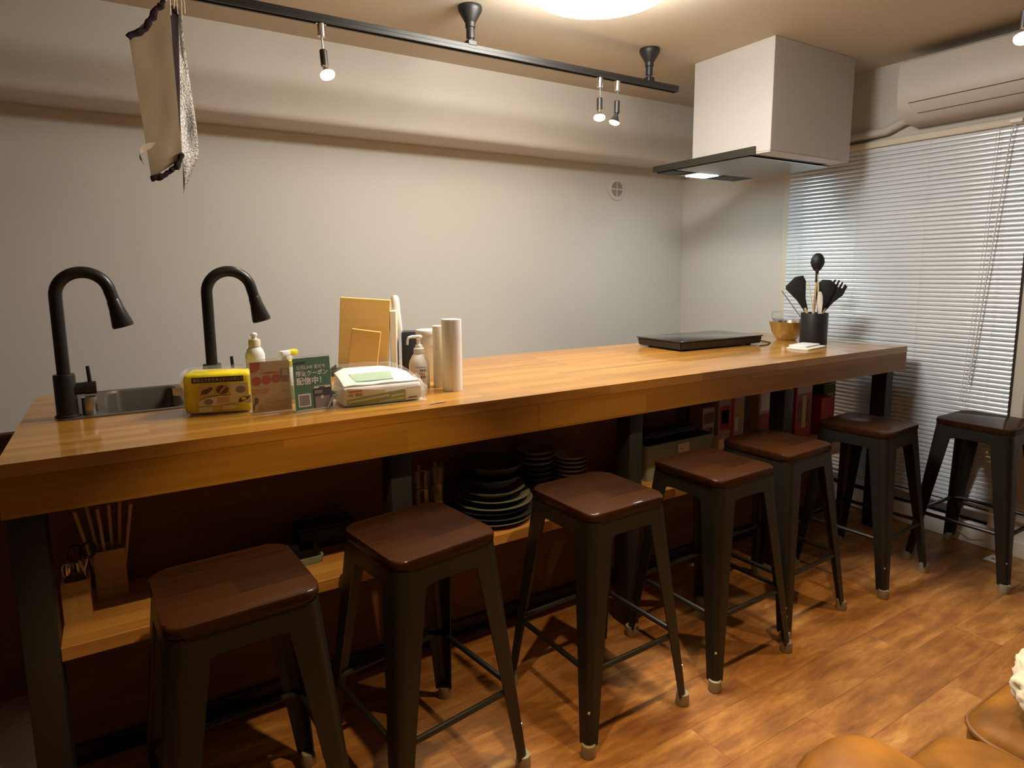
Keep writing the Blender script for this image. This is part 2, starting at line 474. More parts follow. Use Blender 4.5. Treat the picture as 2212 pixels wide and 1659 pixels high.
# ================================================================== BLIND
BX = XR-0.045
bl = thing('venetian_blind', 'wide silver-white venetian blind of narrow slats closed over the tall window', 'blind', (BX, 0.19, 1.95))
part('headrail', 'trim', bl, lambda bm: add_rbox(bm, -0.016, 0.014, -0.60, 0.60, 0.0, 0.030, 0.003, 2))
def slat(bm):
    wd, n, th = 0.0252, 6, 0.0004
    A = []; 
    for side in (0, 1):
        for i in range(n+1):
            s = (i/n-0.5)*wd
            bow = 0.0030*(1-(2*i/n-1)**2)
            tilt = R(74)
            # across the slat: lower edge toward the room; bow toward the room
            px = -s*math.cos(tilt); pz = -s*math.sin(tilt)
            nx, nz = -math.sin(tilt), math.cos(tilt)*0.3
            px += nx*(bow - side*th); pz += nz*(bow-side*th)
            A.append((px, pz))
    o1 = A[:n+1]; o2 = A[n+1:][::-1]
    ring = o1+o2
    p = [bm.verts.new((x, -0.588, z)) for x, z in ring]; q = [bm.verts.new((x, 0.588, z)) for x, z in ring]
    m = len(ring)
    for i in range(m): bm.faces.new((p[i], p[(i+1) % m], q[(i+1) % m], q[i]))
b = bmesh.new(); slat(b)
sl0 = obj('slat', b, 'slat', bl, (0, 0, -0.012), smooth=60)
NS = 81
for i in range(1, NS):
    o = sl0.copy(); COL.objects.link(o); o.parent = bl
    o.location = (random.uniform(-0.0006, 0.0006), 0, -0.012-0.0216*i)
    o.rotation_euler = (random.uniform(-0.0008, 0.0008), R(random.uniform(-1, 1)), 0)
part('bottom_rail', 'slat', bl, lambda bm: add_rbox(bm, -0.012, 0.012, -0.588, 0.588, -0.024-0.0216*NS, -0.010-0.0216*NS, 0.003, 2))
for yy in (-0.50, -0.17, 0.17, 0.50):
    part('ladder_cord', 'cord', bl, lambda bm: add_tube(bm, [(-0.0155, yy, 0.0), (-0.0155, yy, -0.01-0.0216*NS)], 0.0007, 5))
part('tilt_wand', 'cord', bl, lambda bm: add_tube(bm, [(-0.02, -0.515, 0.0), (-0.026, -0.505, -0.05), (-0.024, -0.47, -0.60), (-0.022, -0.43, -1.16)], 0.0028, 8))
for k in range(2):
    part('pull_cord', 'cord', bl, lambda bm: add_tube(bm, [(-0.022, -0.45-0.01*k, 0.0), (-0.024, -0.44-0.012*k, -0.5), (-0.022, -0.40-0.02*k, -1.25-0.1*k)], 0.0011, 6))
part('cord_bracket', 'white', bl, lambda bm: add_rbox(bm, -0.028, -0.012, -0.545, -0.495, 0.006, 0.024, 0.003, 1))

# ================================================================== COUNTER
ct = thing('bar_counter', 'long golden wooden bar counter on black steel posts along the kitchen', 'counter', (1.77, 0.43, 0))
def cpart(name, m, fn, smooth=35): 
    return part(name, m, ct, fn, smooth, loc=(-1.77, -0.43, 0))
XE, D, T = 3.5437, 0.869, 0.1175
SE = 1.79
SINKS = [(0.085, 0.402, 0.412, 0.848), (0.445, 0.80, 0.412, 0.848)]
def topslab(bm, x0, x1, holes):
    # board split into strips round the sink cut-outs
    z0, z1 = HC-0.030, HC
    xs = [x0]
    for h in holes:
        add_box(bm, xs[-1], h[0], 0, D, z0, z1)
        add_box(bm, h[0], h[1], 0, h[2], z0, z1); add_box(bm, h[0], h[1], h[3], D, z0, z1)
        xs.append(h[1])
    add_box(bm, xs[-1], x1, 0, D, z0, z1)
cpart('top_board', 'countertop', lambda bm: topslab(bm, 0, SE-0.0005, SINKS), 0)
cpart('top_board', 'countertop', lambda bm: topslab(bm, SE+0.0005, XE, []), 0)
for (xa, xb) in ((0.0, 1.3425), (1.3435, XE)):
    cpart('front_apron', 'apron', lambda bm: add_box(bm, xa, xb, 0.0006, 0.03, HC-T, HC-0.0305), 0)
cpart('end_apron', 'apron', lambda bm: add_box(bm, 0.0003, 0.03, 0.031, D-0.03, HC-T, HC-0.0305), 0)
cpart('end_apron', 'apron', lambda bm: add_box(bm, XE-0.03, XE-0.0003, 0.031, D-0.03, HC-T, HC-0.0305), 0)
cpart('back_apron', 'apron', lambda bm: add_box(bm, 0.0, XE, D-0.03, D-0.0005, HC-T, HC-0.0305), 0)
POSTS = [(0.0, 0.067), (0.866, 0.930), (1.775, 1.838), (2.665, 2.728), (3.477, 3.540)]
for (xa, xb) in POSTS:
    for (ya, yb) in ((0.053, 0.128), (0.74, 0.815)):
        cpart('post', 'post', lambda bm: add_rbox(bm, xa, xb, ya, yb, 0.0, HC-0.0305, 0.004, 2))
cpart('back_panel', 'panelbrown', lambda bm: add_box(bm, 0.002, 3.54, 0.352, 0.372, 0.0, HC-0.0305), 0)
cpart('kick_strip', 'blackvinyl', lambda bm: add_rbox(bm, 0.002, 3.54, 0.338, 0.3515, 0.0, 0.062, 0.006, 2))
SZ = 0.495
edges = [0.067, 0.866, 0.930, 1.775, 1.838, 2.665, 2.728, 3.477]
for i in range(0, 8, 2):
    cpart('shelf_board', 'shelfwood', lambda bm: add_rbox(bm, edges[i]+0.0005, edges[i+1]-0.0005, 0.056, 0.3515, SZ-0.034, SZ, 0.0015, 1), 0)

# sinks
def sink(x0, x1, y0, y1, label):
    s = thing('sink', label, 'sink', ((x0+x1)/2, (y0+y1)/2, HC))
    hx, hy = (x1-x0)/2-0.002, (y1-y0)/2-0.002
    bx = 0.044                                   # bowl sits right of the tap deck
    def basin(bm):
        loops = []
        spec = [(0, hx+0.006, hy+0.006, 0.02, 0.0008), (0, hx+0.005, hy+0.005, 0.02, 0.003), (bx, hx-bx-0.012, hy-0.014, 0.04, 0.003), (bx, hx-bx-0.016, hy-0.018, 0.04, -0.004),
                (bx, hx-bx-0.022, hy-0.024, 0.045, -0.155), (bx, hx-bx-0.045, hy-0.045, 0.04, -0.175), (bx, 0.03, 0.03, 0.02, -0.18)]
        for ox, a, c, r, z in spec:
            loops.append([bm.verts.new((ox+px, py, z)) for px, py in rrect(a, c, r, 6)])
        n = len(loops[0])
        for A, B in zip(loops, loops[1:]):
            for k in range(n): bm.faces.new((A[k], A[(k+1) % n], B[(k+1) % n], B[k]))
        bm.faces.new(loops[-1])
    part('basin', 'sinksteel', s, basin, 30)
    part('drain', 'chrome', s, lambda bm: add_lathe(bm, [(0, -0.174), (0.035, -0.174), (0.04, -0.178)], 20, (bx, 0, 0)))
    return s
sink(*SINKS[0], 'stainless steel sink at the left end of the counter')
sink(*SINKS[1], 'stainless steel sink right of the sponge pack, behind the two signs')

def faucet(loc, label, rz=0.0):
    f = thing('kitchen_faucet', label, 'faucet', loc, rz, 'black faucets on the counter')
    part('base_ring', 'faucet', f, lambda bm: add_lathe(bm, [(0, 0), (0.030, 0), (0.030, 0.004), (0.027, 0.007), (0, 0.007)], 24))
    part('body', 'faucet', f, lambda bm: add_lathe(bm, [(0, 0.005), (0.0255, 0.005), (0.0255, 0.112), (0.024, 0.116), (0, 0.116)], 28))
    pts = [(0, 0, 0.112), (0, 0, 0.2), (0, 0, 0.325)]
    cx, cz, r = 0.062, 0.325, 0.062
    for i in range(1, 19):
        a = R(180-170*i/18); pts.append((cx+r*math.cos(a), 0, cz+r*math.sin(a)))
    ex, ez = pts[-1][0], pts[-1][2]
    tx, tz = math.sin(R(14)), -math.cos(R(14))
    pts.append((ex+tx*0.028, 0, ez+tz*0.028))
    part('spout', 'faucet', f, lambda bm: add_tube(bm, pts, 0.0157, 18))
    jx, jz = pts[-1][0], pts[-1][2]
    part('spray_head', 'faucet', f, lambda bm: add_tube(bm, [(jx-tx*.004, 0, jz-tz*.004), (jx+tx*0.002, 0, jz+tz*0.002), (jx+tx*0.02, 0, jz+tz*0.02), (jx+tx*0.068, 0, jz+tz*0.068), (jx+tx*0.074, 0, jz+tz*0.074)], [0.0155, 0.0172, 0.0185, 0.0272, 0.0255], 20))
    h = part('handle_barrel', 'faucet', f, lambda bm: add_tube(bm, [(0.015, 0, 0.074), (0.045, 0, 0.074), (0.0452, 0, 0.074), (0.0705, 0, 0.074)], [0.0165, 0.0165, 0.0175, 0.0175], 20))
    part('lever', 'faucet', h, lambda bm: add_tube(bm, [(0.057, 0, 0.085), (0.0545, 0, 0.134)], [0.0052, 0.0045], 10))
    return f
f1 = faucet((0.104, 0.447, HC+0.003), 'black gooseneck faucet standing alone at the far left of the counter')
f2 = faucet((0.466, 0.432, HC+0.003), 'black gooseneck faucet rising behind the yellow sponge pack')
cup = tag(part('steel_cup', 'steel', None, lambda bm: add_lathe(bm, [(0, 0), (0.017, 0), (0.018, 0.003), (0.0185, 0.046), (0.018, 0.048), (0.0172, 0.046), (0.0165, 0.003), (0, 0.003)], 24), loc=(0.1545, 0.452, HC+0.0032)),
    'small steel cup under the lever of the far left faucet', 'cup')

# ================================================================== STOOLS
def make_stool():
    s = thing('bar_stool', '', 'stool', (0, 0, 0), 0, 'black metal bar stools with dark wooden seats')
    part('seat', 'stoolwood', s, lambda bm: add_prism(bm, rrect(0.150, 0.150, 0.036, 6), 0.645, 0.670, 0.008, 3), 40)
    def apron(bm):
        # folded sheet rim under the seat with arched lower edges
        t = 0.003
        for k in range(4):
            mt = Matrix.Rotation(k*PI/2, 4, 'Z')
            n = 14; A = []; B = []; C = []; Dv = []
            for i in range(n+1):
                x = -0.118+0.236*i/n
                zb = 0.598-0.040*abs(x/0.118)**5
                yo = -0.147-(0.645-zb)*0.09
                A.append(bm.verts.new(mt @ Vector((x, -0.147, 0.6455)))); B.append(bm.verts.new(mt @ Vector((x, yo, zb))))
                C.append(bm.verts.new(mt @ Vector((x, -0.147+t, 0.6455)))); Dv.append(bm.verts.new(mt @ Vector((x, yo+t, zb))))
            for i in range(n):
                bm.faces.new((A[i], B[i], B[i+1], A[i+1])); bm.faces.new((C[i], C[i+1], Dv[i+1], Dv[i]))
                bm.faces.new((B[i], Dv[i], Dv[i+1], B[i+1])); bm.faces.new((A[i], A[i+1], C[i+1], C[i]))
    part('seat_frame', 'stoolmetal', s, apron, 50)
    def leg(bm, qx, qy):
        t = 0.004; secs = []
        zs = [0.6445, 0.615, 0.58, 0.54, 0.45, 0.35, 0.22, 0.12, 0.03]
        for z in zs:
            k = (0.6445-z)/0.6445
            co = 0.147+0.058*k
            wd = 0.034+0.046*max(0, 1-k)**1.1
            r = min(wd*0.75, 0.016+0.014*(1-k))
            pts = [(-wd, 0)]
            for i in range(7):
                a = R(-90+90*i/6); pts.append((-r+r*math.cos(a), r+r*math.sin(a)))
            pts.append((0, wd))
            inn = [(-wd, t)]
            for i in range(7):
                a = R(-90+90*i/6); inn.append((-r+(r-t)*math.cos(a), r+(r-t)*math.sin(a)))
            inn.append((-t, wd))
            ring = [Vector((co+x, -co+yv, z)) for x, yv in pts+inn[::-1]]
            secs.append([bm.verts.new(Vector((v.x*qx, -v.y*qy*-1 if False else v.y*qy, v.z))) for v in ring])
        n = len(secs[0])
        for a, b2 in zip(secs, secs[1:]):
            for k in range(n): bm.faces.new((a[k], a[(k+1) % n], b2[(k+1) % n], b2[k]))
        bm.faces.new(secs[0]); bm.faces.new(secs[-1][::-1])
    for qx, qy in ((1, 1), (-1, 1), (1, -1), (-1, -1)):
        lg = part('leg', 'stoolmetal', s, lambda bm: leg(bm, qx, qy), 45)
        c = 0.147+0.058-0.014
        part('rubber_foot', 'rubber', lg, lambda bm: add_lathe(bm, [(0, 0), (0.0195, 0), (0.021, 0.004), (0.019, 0.036), (0.0, 0.036)], 16, (qx*c, -qy*c, 0)))
        part('rivet', 'rivet', lg, lambda bm: add_lathe(bm, [(0.0045, 0), (0.004, 0.002), (0, 0.003)], 8, mtx=Matrix.Translation((qx*(0.1878), -qy*(0.1878), 0.125)) @ Matrix.Rotation(math.atan2(-qy, qx), 4, 'Z') @ Matrix.Rotation(R(90), 4, 'Y')))
    k = (0.6445-0.232)/0.6445; c = 0.147+0.058*k
    for i in range(4):
        mt = Matrix.Rotation(i*PI/2, 4, 'Z')
        part('stretcher', 'stoolmetal', s, lambda bm: add_tube(bm, [mt @ Vector((x, -c+0.010, z)) for x, z in ((-c+0.012, 0.226), (-c+0.045, 0.232), (c-0.045, 0.232), (c-0.012, 0.226))], [0.007, 0.0085, 0.0085, 0.007], 10))
    for sg in (1, -1):
        part('cross_brace', 'stoolmetal', s, lambda bm: add_tube(bm, [(-0.138, -0.138*sg, 0.575), (-0.09, -0.09*sg, 0.583), (0, 0, 0.586+0.006*sg), (0.09, 0.09*sg, 0.583), (0.138, 0.138*sg, 0.575)], 0.0055, 8))
    return s
st = make_stool()
stools = [((0.405, -0.185), 3, 'dark stool nearest the camera at the left end of the counter'),
          ((0.862, -0.146), 8, 'second stool from the left, its seat corner overlapping the shelf of plates'),
          ((1.435, -0.176), 2, 'third stool from the left, in front of the stacks of bowls'),
          ((1.952, -0.176), 1.5, 'fourth stool from the left, in front of the grey green bin'),
          ((2.377, -0.122), 2.5, 'fifth stool from the left, in front of the red cartons'),
          ((2.978, -0.143), 4, 'sixth stool from the left, last one still under the counter edge'),
          ((3.452, -0.402), 0, 'stool standing apart at the far right against the window blind')]
for i, ((x, y), a, lab) in enumerate(stools):
    if i == 0:
        st.location = (x, y, 0); st.rotation_euler = (0, 0, R(a)); st['label'] = lab
    else: dup(st, (x, y, 0), R(a), lab)

# ================================================================== RANGE HOOD
hd = thing('range_hood', 'boxy white range hood with dark visor hanging from the ceiling over the hob', 'range hood', (3.13, 0.53, 1.85))
hp = lambda name, m, fn, smooth=35: part(name, m, hd, fn, smooth, loc=(-3.13, -0.53, -1.85))
hp('duct_cover', 'hoodwhite', lambda bm: add_rbox(bm, 2.821, 3.448, 0.302, 0.766, 1.868, ZC-0.0005, 0.002, 1))
hp('visor', 'hooddark', lambda bm: add_prism(bm, [(0.378, 1.860), (1.035, 1.860), (1.035, 1.892), (0.378, 1.896)], 0, 0.012, 0, mtx=Matrix.Translation((2.808, 0, 0)) @ Matrix(((0, 0, 1, 0), (1, 0, 0, 0), (0, 1, 0, 0), (0, 0, 0, 1)))), 0)
hp('visor_plate', 'hooddark', lambda bm: add_rbox(bm, 2.8205, 3.470, 0.768, 1.035, 1.860, 1.892, 0.002, 1))
hp('bottom_rim', 'hoodwhite', lambda bm: (add_box(bm, 2.823, 3.447, 0.303, 0.385, 1.862, 1.868), add_box(bm, 3.40, 3.447, 0.385, 0.766, 1.862, 1.868)), 0)
hp('shadow_gap', 'black', lambda bm: add_box(bm, 2.823, 3.40, 0.3852, 0.7675, 1.8622, 1.8675), 0)
hp('deflector_plate', 'hoodplate', lambda bm: add_rbox(bm, 2.825, 3.455, 0.412, 0.875, 1.8535, 1.8595, 0.002, 1))
hp('filter', 'black', lambda bm: add_box(bm, 3.235, 3.46, 0.885, 1.025, 1.8545, 1.8598), 0)
hp('filter', 'black', lambda bm: add_box(bm, 2.825, 2.95, 0.90, 1.02, 1.8545, 1.8598), 0)
hp('led_housing', 'hoodplate', lambda bm: add_rbox(bm, 2.985, 3.205, 0.885, 1.025, 1.8535, 1.8595, 0.002, 1))
hp('led_panel', 'led', lambda bm: add_box(bm, 3.03, 3.18, 0.90, 1.005, 1.8515, 1.8533), 0)

# round vent on the back wall
v = thing('wall_vent', 'round white air vent high on the back wall beside the hood', 'vent', (3.082, YW-0.002, 1.854))
RX90 = Matrix.Rotation(R(90), 4, 'X')
part('vent_plate', 'wall', v, lambda bm: add_lathe(bm, [(0, 0), (0.072, 0), (0.070, 0.006), (0.050, 0.010), (0.048, 0.006), (0, 0.006)], 32, mtx=RX90))
for q in range(4):
    def quad(bm):
        pts = [(0.004, 0.004)]+[(0.046*math.cos(R(a)), 0.046*math.sin(R(a))) for a in (7, 22, 37, 53, 68, 83)]
        mt = RX90 @ Matrix.Rotation(q*PI/2, 4, 'Z')
        add_prism(bm, pts, 0.0062, 0.0085, mtx=mt)
    part('vent_opening', 'pgrey', v, quad)

# ================================================================== AIR CONDITIONER
ac = thing('air_conditioner', 'white wall air conditioner above the window blind', 'air conditioner', (XR, -0.28, 2.02))
def acbody(bm):
    prof = [(0.0, 0.285), (-0.175, 0.285), (-0.192, 0.278), (-0.200, 0.262), (-0.202, 0.115), (-0.196, 0.085), (-0.175, 0.050), (-0.14, 0.020), (-0.10, 0.006), (0.0, 0.0)]
    t = bmesh.new()
    A = [t.verts.new((x-0.002, 0.40, z)) for x, z in prof]; B = [t.verts.new((x-0.002, -0.40, z)) for x, z in prof]
    t.faces.new(A[::-1]); t.faces.new(B); n = len(prof)
    for i in range(n): t.faces.new((A[i], A[(i+1) % n], B[(i+1) % n], B[i]))
    bmesh.ops.bevel(t, geom=[e for f in t.faces if len(f.verts) == n for e in f.edges], offset=0.008, segments=2, affect='EDGES')
    merge(bm, t)
part('case', 'acwhite', ac, acbody, 40)
part('top_intake', 'slot', ac, lambda bm: add_box(bm, -0.17, -0.02, -0.36, 0.33, 0.2845, 0.2865), 0)
def frontpt(z):
    pr = [(-0.202, 0.115), (-0.196, 0.085), (-0.175, 0.050), (-0.14, 0.020)]
    for (xa, za), (xb, zb) in zip(pr, pr[1:]):
        if zb <= z <= za: return xa+(xb-xa)*(za-z)/(za-zb)-0.002
    return -0.204
for z in (0.085, 0.038):
    part('louver_gap', 'slot', ac, lambda bm: add_box(bm, frontpt(z)-0.0012, frontpt(z)+0.01, -0.37, 0.345-(0.085-z)*0.6, z-0.0018, z+0.0018), 0)
part('louver_edge', 'trim', ac, lambda bm: add_tube(bm, [(frontpt(0.085)-0.0008, 0.345, 0.085), (frontpt(0.060)-0.001, 0.331, 0.060), (frontpt(0.038)-0.0008, 0.317, 0.038)], 0.0014, 6))
pc = thing('pipe_cover', 'white pipe cover running along the wall from air conditioner to hood', 'pipe cover', (XR, 0.5, 2.0))
part('duct', 'acwhite', pc, lambda bm: add_tube(bm, [(-0.026, -0.385, 0.068), (-0.026, -0.33, 0.060), (-0.026, -0.25, 0.030), (-0.026, 0.0, 0.018), (-0.026, 1.12, 0.012)], 0.023, 12))

# ================================================================== CEILING LAMP AND TRACKS
cl = thing('ceiling_lamp', 'large round glowing ceiling lamp at the top of the picture', 'ceiling lamp', (1.709, 0.162, ZC))
part('lamp_base', 'white', cl, lambda bm: add_lathe(bm, [(0, 0), (0.235, 0), (0.235, -0.022), (0, -0.022)], 48))
part('diffuser', 'disc', cl, lambda bm: add_lathe(bm, [(0.2, -0.0225), (0.236, -0.026), (0.244, -0.040), (0.250, -0.056), (0.251, -0.072), (0.245, -0.090), (0.226, -0.106), (0.18, -0.117), (0.10, -0.123), (0, -0.125)], 56))

def track(name, label, y, x0, x1, hangers):
    t = thing(name, label, 'light track', ((x0+x1)/2, y, 2.19), 0, 'black ceiling tracks')
    cx = (x0+x1)/2
    def rail(bm):
        # channel profile open below
        add_rbox(bm, x0-cx, x1-cx, -0.017, 0.017, 0.012, 0.027, 0.001, 1)
        add_box(bm, x0-cx, x1-cx, -0.017, -0.007, 0.0, 0.012); add_box(bm, x0-cx, x1-cx, 0.007, 0.017, 0.0, 0.012)
    part('rail', 'black', t, rail, 0)
    for e in (x0, x1): part('end_cap', 'black', t, lambda bm: add_rbox(bm, e-cx-0.004, e-cx+0.004, -0.0175, 0.0175, -0.0005, 0.0275, 0.001, 1))
    for hx in hangers:
        h = part('hanger', 'black', t, lambda bm: add_lathe(bm, [(0, 0.1705), (0.046, 0.1705), (0.048, 0.164), (0.046, 0.152), (0.022, 0.112), (0.020, 0.108), (0.020, 0.092), (0.0165, 0.090), (0.0165, 0.052), (0, 0.052)], 28, (hx-cx, 0, 0)))
        part('hanger_clip', 'black', h, lambda bm: (add_lathe(bm, [(0, 0.054), (0.0125, 0.054), (0.0125, 0.040), (0, 0.040)], 16, (hx-cx, 0, 0)), add_rbox(bm, hx-cx-0.02, hx-cx+0.02, -0.019, 0.019, 0.022, 0.043, 0.003, 1)))
        part('hanger_ring', 'chrome', h, lambda bm: add_lathe(bm, [(0.013, 0.0485), (0.0135, 0.0495), (0.013, 0.0505)], 16, (hx-cx, 0, 0)))
    return t
TY = 0.724
track('ceiling_track', 'long black ceiling track over the counter carrying three small spots', TY, -0.55, 2.648, (-0.1, 1.513, 2.470))
track('ceiling_track', 'black ceiling track at the upper right corner, mostly out of the picture', -0.705, 0.2, 2.75, (0.7, 2.2))

def spot(x, y, label, tilt=(0, 0), power=SPOT_W, lit=True, aim=(0, 0), cone=95, bent=0.0, blend=0.7):
    s = thing('track_spot', label, 'spotlight', (x, y, 2.19), 0, 'small warm spots on the tracks')
    part('plug', 'chrome', s, lambda bm: (add_rbox(bm, -0.018, 0.018, -0.006, 0.006, -0.004, 0.010, 0.001, 1), add_lathe(bm, [(0, -0.001), (0.0135, -0.001), (0.0135, -0.043), (0, -0.045)], 18)))
    part('rod', 'chrome', s, lambda bm: add_tube(bm, [(0, 0, -0.043), (tilt[0]*0.045, tilt[1]*0.045, -0.088)], 0.0032, 8))
    d = Vector((tilt[0], tilt[1], -1)).normalized()
    a = Vector((tilt[0]*0.045, tilt[1]*0.045, -0.086))
    part('socket', 'black', s, lambda bm: add_tube(bm, [a, a+d*0.003, a+d*0.054, a+d*0.058], [0.010, 0.0128, 0.0128, 0.008], 18))
    c = a+d*0.056
    e = Vector((tilt[0]+aim[0], tilt[1]+aim[1], -1)).normalized()
    part('bulb_neck', 'black' if bent else 'chrome', s, lambda bm: add_tube(bm, [c-d*0.006, c+e*0.012, c+e*0.026, c+e*0.040] if bent else [c-d*0.006, c+e*0.008, c+e*0.014, c+e*0.020], [0.008, 0.010, 0.017, 0.0245] if bent else [0.007, 0.009, 0.013, 0.018], 18))
    q = Vector((0, 0, 1)).rotation_difference(-e).to_matrix().to_4x4()
    off = 0.041 if bent else 0.020
    mt = Matrix.Translation(c+e*off) @ q
    prof = [(0.0235, 0.001), (0.024, 0.0), (0.021, -0.006), (0.012, -0.010), (0, -0.011)] if bent else [(0.0185, 0.0), (0.025, -0.006), (0.0255, -0.012), (0.022, -0.019), (0.012, -0.024), (0, -0.025)]
    part('bulb', 'bulb', s, lambda bm: add_lathe(bm, prof, 20, mtx=mt))
    if power:
        L = bpy.data.lights.new('spot_beam', 'SPOT'); L.energy = power; L.color = BULB_C; L.spot_size = R(cone); L.spot_blend = blend; L.shadow_soft_size = 0.02
        lo = bpy.data.objects.new('spot_beam', L); COL.objects.link(lo); lo.parent = s
        lo.location = c+e*(off+0.030)
        lo.rotation_euler = Vector((0, 0, -1)).rotation_difference(e).to_euler()
    return s
spot(0.923, TY, 'lit spot alone on the left part of the track above the sink', (0.06, -0.03), aim=(0.15, -0.25), cone=125)
spot(2.171, TY, 'left one of the two spots close together near the track end', (0.0, 0.0), aim=(-0.05, -0.05))
spot(2.275, TY, 'right one of the two close spots, with dark reflector cone', (-0.02, 0.0), aim=(-0.25, 0.1), bent=1.0)
spot(2.645, -0.705, 'glowing spot at the right edge of the picture above the air conditioner', (0.0, 0.0), aim=(-0.3, -0.1), power=44.0, cone=84)
spot(1.55, -0.705, 'spot of the second track above the middle of the floor', (0.0, 0.0), aim=(0.1, 0.0), power=48.0, cone=78, blend=0.4)
spot(0.68, -0.705, 'spot of the second track nearest its left end', (0.0, 0.0), aim=(0.0, 0.02), power=62.0, cone=76, blend=0.3)

# hanging cloth panel at the left end of the track
hb = thing('hanging_cloth', 'narrow beige cloth panel with ragged dark ends hanging from the ceiling track', 'hanging cloth', (0.40, TY, 2.19))
def sheet(bm, cols, n, th, wob=0.0, nx=6):
    """cols: function t -> (xL, yL, xR, yR, z_left, z_right)"""
    F, B = [], []
    for i in range(n+1):
        ra, rb = [], []
        for j in range(nx+1):
            t, s = i/n, j/nx
            xl, yl, xr, yr, zl, zr = cols(t)
            p = Vector((xl+(xr-xl)*s, yl+(yr-yl)*s, zl+(zr-zl)*s))
            p.y += wob*noise.noise(Vector((s*2.3, t*4, 1.7)))
            ra.append(bm.verts.new(p)); rb.append(bm.verts.new(p+Vector((0, th, 0))))
        F.append(ra); B.append(rb)
    for i in range(n):
        for j in range(nx):
            bm.faces.new((F[i][j], F[i][j+1], F[i+1][j+1], F[i+1][j])); bm.faces.new((B[i][j], B[i+1][j], B[i+1][j+1], B[i][j+1]))
    for i in range(n):
        bm.faces.new((F[i][0], F[i+1][0], B[i+1][0], B[i][0])); bm.faces.new((F[i][nx], B[i][nx], B[i+1][nx], F[i+1][nx]))
    for j in range(nx):
        bm.faces.new((F[0][j], B[0][j], B[0][j+1], F[0][j+1])); bm.faces.new((F[n][j], F[n][j+1], B[n][j+1], B[n][j]))
X0 = 0.40; Z0 = 2.19
part('cloth_panel', 'cloth', hb, lambda bm: sheet(bm, lambda t: (0.338+0.028*t-X0, 0, 0.452+0.004*t-X0, -0.014, 2.045-0.415*t-Z0, 2.168-0.470*t-Z0), 20, 0.004, 0.003), 60)
def ragged(bm, path, r):
    pts = []; rr = []
    for (a, c) in zip(path, path[1:]):
        a, c = Vector(a), Vector(c)
        for k in range(6):
            p = a.lerp(c, k/6); p += Vector((random.uniform(-1, 1), random.uniform(-1, 1), random.uniform(-1, 1)))*r*0.25
            pts.append(p); rr.append(r*random.uniform(0.75, 1.25))
    pts.append(Vector(path[-1])); rr.append(r*0.6)
    add_tube(bm, pts, rr, 8)
part('dark_trim', 'rag', hb, lambda bm: ragged(bm, [(0.335-X0, -0.002, 2.043-Z0), (0.385-X0, -0.004, 2.073-Z0), (0.415-X0, -0.01, 2.13-Z0), (0.442-X0, -0.012, 2.165-Z0)], 0.0095))
part('dark_trim', 'rag', hb, lambda bm: ragged(bm, [(0.364-X0, -0.002, 1.628-Z0), (0.40-X0, -0.006, 1.640-Z0), (0.437-X0, -0.012, 1.668-Z0), (0.460-X0, -0.014, 1.712-Z0)], 0.0090))
part('dark_strip', 'rag', hb, lambda bm: sheet(bm, lambda t: (0.456-X0, 0.012, 0.482-0.02*t-X0, 0.03, 2.165-0.375*t-Z0, 2.165-0.375*t-Z0), 16, 0.004, 0.01, 3), 60)
part('sparkle_strip', 'sparkle', hb, lambda bm: sheet(bm, lambda t: (0.472-0.014*t-X0, 0.035, 0.492+0.030*math.sin(t*2.7)*t-0.045*max(0, t-0.8)/0.2-X0, 0.05, 2.165-0.572*t-Z0, 2.165-0.560*t-Z0), 26, 0.003, 0.012, 4), 60)
for k in range(7):
    part('hanging_string', 'paper', hb, lambda bm: add_tube(bm, [(0.435+0.011*k-X0, -0.01+0.008*k, 2.155-0.012*(k % 3)-Z0), (0.44+0.01*k-X0+random.uniform(-.006, .006), 0.0, 2.175-Z0), (0.445+0.008*k-X0, 0.004, 2.1895-Z0)], 0.0018, 6))
part('tape_curl', 'cloth', hb, lambda bm: sheet(bm, lambda t: (0.372-0.035*math.sin(t*2.2)-X0, -0.004-0.015*t, 0.385-0.045*math.sin(t*2.2)-X0, -0.004-0.02*t, 1.722-0.045*t-Z0, 1.740-0.075*t*t-Z0), 10, 0.0012, 0, 2), 60)

# ================================================================== THINGS ON THE COUNTER
# sponge pack
sp = thing('sponge_pack', 'yellow plastic-wrapped pack of kitchen sponges on the counter front', 'sponge pack', (0.366, 0.278, HC), R(-14))
sp.scale = (1.06, 1.0, 1.05)
part('sponge_block', 'yellow', sp, lambda bm: add_rbox(bm, 0.006, 0.168, 0.003, 0.112, 0.003, 0.108, 0.012, 3), 60)
def wrapf(bm):
    t = bmesh.new(); add_box(t, 0.002, 0.172, -0.001, 0.116, 0.001, 0.118)
    bmesh.ops.subdivide_edges(t, edges=list(t.edges), cuts=7, use_grid_fill=True)
    for v in t.verts:
        c = v.co
        if c.z > 0.11: c.z -= 0.006*abs(c.x-0.086)/0.086
        d = 0.0025*noise.noise(c*45); c += Vector((c.x-0.086, c.y-0.057, c.z-0.06)).normalized()*d
    merge(bm, t)
part('clear_wrap', 'film', sp, wrapf, 60)
part('wrap_tab', 'film', sp, lambda bm: sheet(bm, lambda t: (-0.022+0.004*t, 0.03-0.02*t, 0.006, 0.05-0.05*t, 0.080-0.05*t, 0.088-0.055*t), 6, 0.001, 0.004, 4), 60)
part('tab_label', 'pcream', sp, lambda bm: sheet(bm, lambda t: (-0.020+0.002*t, 0.012-0.006*t, 0.004, 0.012-0.012*t, 0.075-0.018*t, 0.074-0.018*t), 3, 0.0006, 0.0, 2), 60)
FY = -0.0042
patch('title_band', 'banner', sp, rect(0.028, 0.150, 0.086, 0.101), FY)
